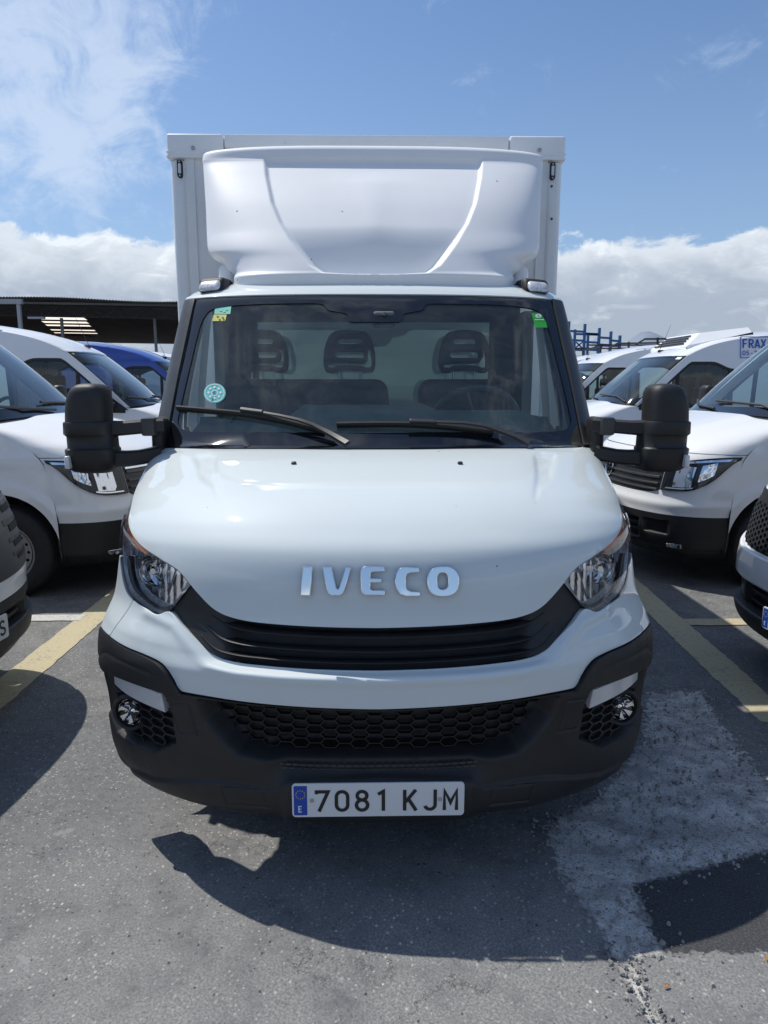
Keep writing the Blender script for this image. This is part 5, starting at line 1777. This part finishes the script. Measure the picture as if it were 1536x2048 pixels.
    uvpanel('van_roof', VS, [(-1, 15.02), (-0.85, 15.02), (-0.6, 15.02), (-0.3, 15.02), (0, 15.02)], [(-1, 20), (-0.85, 20), (-0.6, 20), (-0.3, 20), (0, 20)], paint, r, nv=44, seg=8, thick=0.02, off=0.002,
            disp=lambda U, V, P: -0.010 * np.exp(-((np.abs(P[..., 0]) - 0.66) / 0.012) ** 2))
    for us, vs_ in (((-0.75, -0.30, -0.02), (12.5, 12.32, 12.2)), ((-0.08, 0.35, 0.66), (12.45, 12.4, 12.15))):
        pts = [Vector(VS.P(u, v) + VS.N(u, v) * 0.02) for u, v in zip(us, vs_)]
        MB().tube(pts, 0.011, 6, (0, -0.7, 0.7)).build('wiper', 'grey_plastic', r)
    # flanks
    arch, arch2 = (1.02, 0.36, 0.43), (4.65, 0.36, 0.43)
    alo = arch_lo(arch, 0.30)
    alo2 = arch_lo(arch2, 0.30)
    both = lambda y: max(alo(y), alo2(y))
    ys = sorted(set([0.50, 0.55] + list(np.linspace(0.60, 5.9, 60)) + [a[0] + a[2] * math.cos(R(q)) for a in (arch, arch2) for q in range(0, 181, 8)]))
    belt = lambda y: 1.25 + 0.05 * min(1.0, max(0, (y - 1.3) / 1.3))
    def gr(Y, Z):
        g = 0.0
        for y in (1.50, 2.62, 3.95):
            g = g + 0.005 * np.exp(-((Y - y) / 0.008) ** 2)
        g = g - 0.012 * np.exp(-((Z - 1.03) / 0.05) ** 2)
        for a in (arch, arch2):
            d = np.hypot(Y - a[0], Z - a[1])
            g = g - 0.022 * sstep(d, a[2] + 0.12, a[2] + 0.05)
        return g
    side_patch('flank', VK, ys, both, lambda y: max(both(y), min(belt(y), float(VK[2](max(y, 0.62))))), paint, r, nz=30, groove=gr, off=0.0)
    wt = lambda y: min(float(VK[2](y)) - 0.11, 1.90 - 0.10 * sstep(np.array([y]), 2.3, 2.62)[0])
    side_patch('upper_flank', VK, np.linspace(1.05, 2.62, 44), lambda y: max(belt(y), wt(y)), lambda y: float(VK[2](y)), paint, r, nz=12, off=0.002)
    side_patch('rear_flank', VK, np.linspace(2.62, 5.9, 40), belt, lambda y: float(VK[2](y)), paint, r, nz=26, off=0.002, groove=lambda Y, Z: 0.005 * np.exp(-((Y - 3.95) / 0.008) ** 2) + 0.006 * np.exp(-((Z - 2.02) / 0.012) ** 2))
    side_patch('door_window', VK, np.linspace(1.26, 2.58, 30), belt, lambda y: max(belt(y) + 0.001, wt(y)), 'van_glass', r, nz=8, off=-0.008)
    side_patch('window_frame', VK, np.linspace(1.24, 2.62, 30), lambda y: max(belt(y), wt(y) - 0.035), lambda y: max(belt(y) + 0.001, wt(y) + 0.006), 'seal_rubber', r, nz=2, off=0.004)
    side_patch('window_frame', VK, np.linspace(1.24, 2.62, 20), lambda y: belt(y) - 0.03, lambda y: belt(y) + 0.012, 'seal_rubber', r, nz=2, off=0.005)
    side_patch('window_frame', VK, [1.78, 1.83], belt, lambda y: wt(y), 'seal_rubber', r, nz=4, off=0.004)
    side_patch('window_frame', VK, [2.55, 2.61], belt, lambda y: wt(y), 'seal_rubber', r, nz=4, off=0.005)
    side_patch('side_moulding', VK, np.linspace(1.52, 4.15, 30), lambda y: 0.54, lambda y: 0.68, 'black_plastic', r, nz=4, off=0.018, thick=0.02)
    side_patch('bumper_return', VK, sorted([0.50, 0.54, 0.60] + [0.62]), lambda y: 0.25, lambda y: 0.57, 'black_plastic', r, nz=6, off=0.004)
    for s in (-1, 1):
        hb = MB()
        x = float(VK[0](1.05)) + 0.012
        hb.bar((s * x, 2.36, 1.13), (s * x, 2.54, 1.13), 0.03, 0.035)
        hb.build('door_handle', 'dark_plastic', r, bevel=0.006)
        vs, fs = rbox((s * 1.10, 1.42, 1.42), (0.17, 0.11, 0.30), 0.045, 3)
        mm = MB().add(vs, fs).build('mirror', 'black_plastic', r)
        vs, fs = rbox((s * 0.97, 1.40, 1.32), (0.14, 0.10, 0.07), 0.02, 2)
        MB().add(vs, fs).build('mirror_arm', 'black_plastic', mm)
        tri = MB()
        tri.add([(s * (float(VK[0](z)) + 0.010), y, z) for y, z in ((1.20, 1.26), (1.52, 1.26), (1.52, 1.50))], [(0, 1, 2)])
        tri.build('mirror_base', 'dark_plastic', mm, smooth=False)
        wheel(r, s * 0.885, arch[0], 0.345, 0.215, 0.215)
        wheel(r, s * 0.885, arch2[0], 0.345, 0.215, 0.215)
    wl = MB()
    for a in (arch, arch2):
        for s in (-1, 1):
            L = [[(s * x, a[0] + (a[2] + 0.015) * math.cos(R(q)), a[1] + (a[2] + 0.015) * math.sin(R(q))) for x in (0.50, 0.985)] for q in range(-10, 191, 10)]
            wl.grid(np.array(L))
            wl.box((s * 0.50, a[0], 0.55), (0.02, 0.9, 0.6))
    wl.box((0, 3.0, 0.40), (1.5, 5.4, 0.10)).box((0, 0.95, 0.80), (1.62, 0.04, 0.80)).box((0, 5.88, 1.4), (1.5, 0.04, 2.1))
    wl.build('underbody', 'deep_black', r)
    # inside of the cab
    ins = MB()
    prof = [(1.02, 1.295), (1.2, 1.35), (1.45, 1.37), (1.58, 1.35), (1.62, 1.0)]
    ins.grid(np.array([[(x, y + 0.16 * (abs(x) / 0.85) ** 2 * (1 if k < 2 else 0.3), z) for k, (y, z) in enumerate(prof)] for x in np.linspace(-0.86, 0.86, 15)]))
    ins.build('dashboard', 'dash', r)
    bk = MB().box((0, 2.72, 1.45), (1.62, 0.03, 1.6))
    for k in range(-4, 5):
        bk.box((k * 0.17, 2.70, 1.5), (0.05, 0.02, 1.3))
    bk.build('bulkhead', 'cab_lining', r)
    for x, w_ in ((0.45, 0.48), (-0.30, 0.9)):
        vs, fs = rbox((x, 2.40, 1.20), (w_, 0.16, 0.66), 0.06, 3)
        sm = MB().add(vs, fs).build('seat', 'seat_cloth', r)
        for hx in ((0,) if w_ < 0.6 else (-0.22, 0.22)):
            vs, fs = rbox((x + hx, 2.44, 1.62), (0.26, 0.10, 0.19), 0.045, 3)
            MB().add(vs, fs).build('headrest', 'seat_cloth', sm)
    swm_ = Matrix.Translation((0.45, 1.72, 1.30)) @ Matrix.Rotation(R(-55), 4, 'X')
    s_ = MB().lathe([(0.19 + 0.016 * math.cos(a), 0.016 * math.sin(a)) for a in np.linspace(0, 2 * math.pi, 8)], swm_, 28)
    s_.bar(swm_ @ Vector((-0.18, 0, 0)), swm_ @ Vector((0.18, 0, 0)), 0.05, 0.02)
    s_.build('steering_wheel', 'deep_black', r)
    # aerial on the roof's front edge
    p = Vector(VS.P(0.0, 16.2))
    an = MB().add(*rbox(p + Vector((0, 0.03, 0.02)), (0.035, 0.10, 0.04), 0.012, 2))
    an.tube([p + Vector((0, 0.0, 0.02)), p + Vector((0, 0.16, 0.42))], 0.004, 5, scale=[1.0, 0.5])
    an.build('aerial', 'dark_plastic', r)
    return r


def copy_tree(o, parent=None):
    c = o.copy()
    scene.collection.objects.link(c)
    if parent is not None:
        c.parent = parent
    for k in list(o.children):
        copy_tree(k, c)
    return c


def vsticker(root, name, u0, v0, u1, v1, m, label=None, off=0.004):
    q = [(u0, v0), (u1, v0), (u1, v1), (u0, v1)]
    return mesh_obj(name, [VS.P(*p) + VS.N(*p) * off for p in q], [(0, 1, 2, 3)], m, root, smooth=False, label=label)


LG, RG = 'vans in the row left of the truck', 'vans in the row right of the truck'
phi = R(0)
LROT = R(90) - phi
RROT = -(R(90) - phi)
van_a = build_van('white van left of the truck whose round-holed steel front wheel shows', (-1.69, 4.15, 0), LROT, group=LG)
vans = {}


def place(key, label, loc, rz, group):
    c = copy_tree(van_a)
    c.location, c.rotation_euler = loc, (0, 0, rz)
    c['label'], c['group'] = label, group
    vans[key] = c
    return c


van_b = place('b', 'white high roof van behind the front left van, seen below the shed roof', (-2.0, 8.3, 0), LROT + R(5.8), LG)
van_c = place('c', 'white van right of the truck with a chrome badge and headlight behind the truck mirror', (2.07, 4.25, 0), RROT + R(1.5), RG)
van_d = place('d', 'white refrigerated van with roof cooling unit and FRAX lettered on its side', (2.60, 9.2, 0), RROT + R(1), RG)
van_e = place('e', 'white high roof van behind the refrigerated van, just right of the truck', (2.45, 12.4, 0), RROT + R(2), RG)
van_f = place('f', 'white van with black roof bars farthest back on the right', (2.6, 16.0, 0), RROT, RG)
van_h = place('h', 'white van behind the blue van, farthest back in the left row', (-2.0, 15.5, 0), LROT, LG)
van_blue = build_van('dark blue high roof van standing between two white vans under the shed', (-2.0, 12.0, 0), LROT + R(5), paint='van_blue', group=LG)
van_l = build_van('van with pale framed slatted grille and a plate ending in LDS', (-1.76, 0.87, 0), R(90) - R(6), grille='framed', plate_text='8061 LDS', group=LG)
van_g = build_van('van with dark honeycomb grille and a plate starting with 67', (2.045, 1.15, 0), -(R(90) - R(6)), grille='comb', plate_text='6708 KLS', group=RG, plate_z=0.42)

# the cooling unit and its lettering on the refrigerated van
cu = MB()
v0 = 16.75
prof = []
cx0 = [(-0.62, 1.94), (-0.50, 1.90), (0.50, 1.90), (0.62, 1.94)]
P0 = lambda y, z: None
low = [(-0.66, 2.02, 2.06), (0.66, 2.02, 2.06), (0.66, 3.0, 2.28), (-0.66, 3.0, 2.28)]
upp = [(-0.54, 2.22, 2.33), (0.54, 2.22, 2.33), (0.50, 3.0, 2.42), (-0.50, 3.0, 2.42)]
mid = [(-0.66, 2.00, 2.14), (0.66, 2.00, 2.14), (0.64, 3.0, 2.34), (-0.64, 3.0, 2.34)]
cu.add(low + mid + upp, [(0, 1, 5, 4), (1, 2, 6, 5), (2, 3, 7, 6), (3, 0, 4, 7), (4, 5, 9, 8), (5, 6, 10, 9), (6, 7, 11, 10), (7, 4, 8, 11), (8, 9, 10, 11)])
unit = cu.build('cooling_unit', 'fairing_white', van_d, bevel=0.03, bseg=3)
for k in range(4):
    t_ = 0.15 + 0.2 * k
    a, b = Vector(mid[0]).lerp(Vector(upp[0]), t_), Vector(mid[1]).lerp(Vector(upp[1]), t_)
    MB().bar(a + Vector((0.12, -0.012, 0.012)), b + Vector((-0.12, -0.012, 0.012)), 0.016, 0.014, (0, -0.7, 0.7)).build('vent_slot', 'deep_black', unit, smooth=False)
MB().box((0, 2.5, 2.21), (1.30, 1.0, 0.03), Matrix.Rotation(R(13), 3, 'X')).build('unit_gasket', 'seal_rubber', unit)
sy, sz = 2.74, 2.10
sx = float(VK[0](sz)) + 0.012
dx = (float(VK[0](sz + 0.1)) - float(VK[0](sz - 0.1))) / 0.2
Xd, Yd = Vector((0, 1, 0)), Vector((dx, 0, 1)).normalized()
sg = thing
frm = MB()
o0 = Vector((sx, sy, sz))
for a, b in (((-0.03, -0.14), (0.46, -0.14)), ((0.46, -0.14), (0.46, 0.16)), ((0.46, 0.16), (-0.03, 0.16)), ((-0.03, 0.16), (-0.03, -0.14))):
    frm.bar(o0 + Xd * a[0] + Yd * a[1], o0 + Xd * b[0] + Yd * b[1], 0.002, 0.010, (0, 0, 1) if a[1] == b[1] else (0, 1, 0))
frm.build('sign_frame', 'sign_blue', van_d, smooth=False)
for txt, dz, hh, wd, adv in (('FRAX', 0.0, 0.125, 0.16, 0.72), ('05-2 GT', -0.105, 0.066, 0.15, 0.86)):
    for k, ch in enumerate(txt):
        if ch != ' ':
            lettering('sign_letter', ch, o0 + Yd * dz + Xd * (k * adv * hh), Xd, Yd, hh, wd, adv, 'sign_blue', van_d)
vsticker(van_d, 'sticker', 0.70, 14.55, 0.84, 14.8, 'sticker_pale')
vsticker(van_b, 'sticker', -0.86, 14.65, -0.80, 14.8, 'sticker_yellow')
pp = MB().box((0.55, 1.15, 1.345), (0.34, 0.20, 0.006), Matrix.Rotation(R(14), 3, 'X'))
pp.build('paper_sheet', 'sticker_pale', van_c, smooth=False)
# roof bars on the van at the back
rb = MB()
for y in (2.9, 4.0, 5.1):
    rb.bar((-0.80, y, 2.48), (0.80, y, 2.48), 0.04, 0.03)
    for s in (-1, 1):
        rb.bar((s * 0.72, y, 2.34), (s * 0.72, y, 2.48), 0.03, 0.05)
for s in (-1, 1):
    rb.bar((s * 0.74, 2.6, 2.52), (s * 0.74, 5.7, 2.52), 0.035, 0.035)
rb.build('roof_bar', 'seal_rubber', van_f)
rb = MB()
for s in (-1, 1):
    rb.tube([(s * 0.70, 2.55, 2.32), (s * 0.70, 2.75, 2.44), (s * 0.70, 5.6, 2.48)], 0.018, 8)
    for y in (3.0, 4.2, 5.4):
        rb.bar((s * 0.70, y, 2.34), (s * 0.70, y, 2.47), 0.03, 0.04)
rb.build('roof_bar', 'seal_rubber', van_e)

# ------------------------------------------------------------------ open shed behind the left row
SY = 46.0
zt = at(180, 600, SY).z
x0, x1 = -44.0, -7.0
shed = thing('open_shed', 'long dark open shed with a corrugated roof behind the left row of vans', 'shed', ((x0 + x1) / 2, SY + 7, 0))
base = Matrix.Translation((-(x0 + x1) / 2, -SY - 7, 0))


def sput(mb, name, m, **kw):
    mb.v = [tuple(base @ Vector(p)) for p in mb.v]
    return mb.build(name, m, shed, **kw)


rf = MB()
xs = np.arange(x0, x1, 0.045)
slope = lambda x: -0.014 * (x + 22) + 0.06 * np.sin(x * 0.55) + 0.05 * np.sin(x * 0.21 + 1)
wav = 0.045 * np.sin(xs * 2 * math.pi / 0.19)
lines = []
for y, dz in ((SY - 0.9, 0.02), (SY + 0.4, 0.0), (SY + 5.5, -0.55), (SY + 5.52, -0.55)):
    lines.append(np.stack([xs, np.full_like(xs, y), zt + slope(xs) + wav + dz], -1))
G_ = np.stack(lines, 1)
rf.grid(G_)
sput(rf, 'corrugated_roof', 'shed_roof', kind='stuff')
back = MB()
back.box(((x0 + x1) / 2, SY + 14, 1.6), (x1 - x0, 0.2, 3.2))
back.box((x0, SY + 7, 2.0), (0.2, 14, 4.0))
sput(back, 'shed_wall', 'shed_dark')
sk = MB()
ry = lambda t: (SY + 5.5 + 8.5 * t, zt - 0.55 - 1.35 * t)
hx_ = lambda px, t: at(px, 625, SY + 5.5 + 8.5 * t).x
holes = [(hx_(78, 0.06), hx_(170, 0.06), 0.02, 0.10), (hx_(84, 0.19), hx_(174, 0.19), 0.16, 0.22), (hx_(90, 0.30), hx_(178, 0.30), 0.28, 0.33), (hx_(100, 0.49), hx_(188, 0.49), 0.46, 0.50), (hx_(106, 0.6), hx_(192, 0.6), 0.58, 0.61)]
tt = sorted(set([0.0, 1.0] + [h[2] for h in holes] + [h[3] for h in holes]))
xx = sorted(set([x0, x1] + [h[0] for h in holes] + [h[1] for h in holes]))
for a, b in zip(tt[:-1], tt[1:]):
    for c, d in zip(xx[:-1], xx[1:]):
        if any(h[2] <= a < h[3] and h[0] <= c < h[1] for h in holes):
            continue
        (ya, za), (yb, zb) = ry(a), ry(b)
        sl_ = lambda x: -0.014 * (x + 22)
        sk.add([(c, ya, za + sl_(c)), (d, ya, za + sl_(d)), (d, yb, zb + sl_(d)), (c, yb, zb + sl_(c))], [(0, 1, 2, 3)])
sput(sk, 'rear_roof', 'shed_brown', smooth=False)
for h in holes:
    (ya, za), (yb, zb) = ry(h[2]), ry(h[3])
    sl_ = lambda x: -0.014 * (x + 22)
    mb = MB().add([(h[0], ya, za + sl_(h[0])), (h[1], ya, za + sl_(h[1])), (h[1], yb, zb + sl_(h[1])), (h[0], yb, zb + sl_(h[0]))], [(0, 1, 2, 3)])
    sput(mb, 'skylight', 'skylight_sheet', smooth=False)
for (xa, xb, ta, tb) in ((hx_(318, 0.6), hx_(358, 0.6), 0.55, 0.80), (hx_(122, 0.7), hx_(172, 0.7), 0.66, 0.78)):
    (ya, za), (yb, zb) = ry(ta), ry(tb)
    mb = MB().add([(xa, ya, za - 0.06), (xb, ya, za - 0.06), (xb + 0.5, yb, zb - 0.06), (xa + 0.5, yb, zb - 0.06)], [(0, 1, 2, 3)])
    sput(mb, 'rusty_sheet', 'shed_rust', smooth=False)
tr = MB()
for yq in (SY + 0.7,):
    z1, z0 = zt - 0.24, zt - 0.95
    sl_ = lambda x: -0.014 * (x + 22)
    tr.bar((x0, yq, z1 + sl_(x0)), (x1, yq, z1 + sl_(x1)), 0.10, 0.12)
    tr.bar((x0, yq, z0 + sl_(x0)), (x1, yq, z0 + sl_(x1)), 0.10, 0.10)
    x = x0
    k = 0
    while x < x1 - 1.0:
        za, zb = (z0, z1) if k % 2 == 0 else (z1, z0)
        tr.bar((x, yq, za + sl_(x)), (x + 0.95, yq, zb + sl_(x)), 0.07, 0.08)
        x += 0.95
        k += 1
sput(tr, 'roof_truss', 'shed_dark', smooth=False)
gt = MB()
gt.bar((x0, SY + 0.3, zt - 0.16 - 0.014 * (x0 + 22)), (x1, SY + 0.3, zt - 0.16 - 0.014 * (x1 + 22)), 0.1, 0.13)
sput(gt, 'gutter_beam', 'shed_post', smooth=False)
for px in (312, 127):
    q = at(px, 690, SY + 1.5)
    sput(MB().bar((q.x, SY + 1.5, 0), (q.x, SY + 1.5, zt - 1.0), 0.16, 0.16), 'shed_post', 'shed_post', smooth=False)
q = at(40, 640, SY - 1.2)
zt2 = at(40, 606, SY - 1.2).z
gate = thing('portal_frame', 'pale grey steel portal frame standing in front of the shed at the left', 'frame', (q.x - 3.0, SY - 1.2, 0))
for x in (3.0, -5.0):
    MB().bar((x, 0, 0), (x, 0, zt2), 0.22, 0.2).build('post', 'shed_frame', gate, smooth=False)
MB().bar((-5.3, -0.02, zt2 + 0.08), (3.25, -0.02, zt2 + 0.08), 0.26, 0.30).build('lintel', 'shed_frame', gate, smooth=False)
MB().box((4.0, 0.1, zt2 - 0.9), (1.0, 0.3, 0.12)).build('bracket_shelf', 'shed_frame', gate, smooth=False)

# parked far behind the blue van: pale roofs
van_k = place('k', 'white van far behind the blue van, only its roof showing', (-5.2, 21.0, 0), LROT, LG)

# ------------------------------------------------------------------ blue steel racking beyond the right row
RY = 26.0
rk = thing('pallet_rack', 'blue steel pallet rack standing beyond the right row of vans', 'rack', (at(1195, 690, RY).x, RY, 0))
rx, ry_ = rk.location.x, RY
cols = [(1138, 643, 0.0), (1150, 659, 1.6), (1170, 648, 0.0), (1176, 671, 1.6), (1199, 656, 0.0), (1197, 676, 1.6), (1222, 663, 0.0), (1240, 671, 0.0)]
tops = []
for px, py, dy in cols:
    p = at(px, py, RY + dy)
    MB().bar((p.x - rx, dy, 0), (p.x - rx, dy, p.z), 0.11, 0.09, (1, 0, 0)).build('rack_post', 'rack_blue', rk, smooth=False)
    tops.append((p.x - rx, dy, p.z))
for (pa, pb), ys_ in (((1138, 1170), (663, 681, 700)), ((1150, 1199), (669,)), ((1170, 1199), (668, 685, 700)), ((1199, 1222), (676, 690)), ((1222, 1240), (682,)), ((1199, 1240), (692,))):
    for y in ys_:
        a, b = at(pa, y - 1.0, RY), at(pb, y + 0.5, RY)
        MB().bar((a.x - rx, 0, a.z), (b.x - rx, 0, b.z), 0.06, 0.08).build('rack_beam', 'rack_blue', rk, smooth=False)
for (pa, ya), (pb, yb) in (((1150, 696), (1168, 682)), ((1152, 684), (1168, 700)), ((1176, 700), (1198, 690))):
    a, b = at(pa, ya, RY + 0.8), at(pb, yb, RY + 0.8)
    MB().bar((a.x - rx, 0.8, a.z), (b.x - rx, 0.8, b.z), 0.04, 0.05).build('rack_brace', 'rack_blue', rk, smooth=False)

# ------------------------------------------------------------------ far hills
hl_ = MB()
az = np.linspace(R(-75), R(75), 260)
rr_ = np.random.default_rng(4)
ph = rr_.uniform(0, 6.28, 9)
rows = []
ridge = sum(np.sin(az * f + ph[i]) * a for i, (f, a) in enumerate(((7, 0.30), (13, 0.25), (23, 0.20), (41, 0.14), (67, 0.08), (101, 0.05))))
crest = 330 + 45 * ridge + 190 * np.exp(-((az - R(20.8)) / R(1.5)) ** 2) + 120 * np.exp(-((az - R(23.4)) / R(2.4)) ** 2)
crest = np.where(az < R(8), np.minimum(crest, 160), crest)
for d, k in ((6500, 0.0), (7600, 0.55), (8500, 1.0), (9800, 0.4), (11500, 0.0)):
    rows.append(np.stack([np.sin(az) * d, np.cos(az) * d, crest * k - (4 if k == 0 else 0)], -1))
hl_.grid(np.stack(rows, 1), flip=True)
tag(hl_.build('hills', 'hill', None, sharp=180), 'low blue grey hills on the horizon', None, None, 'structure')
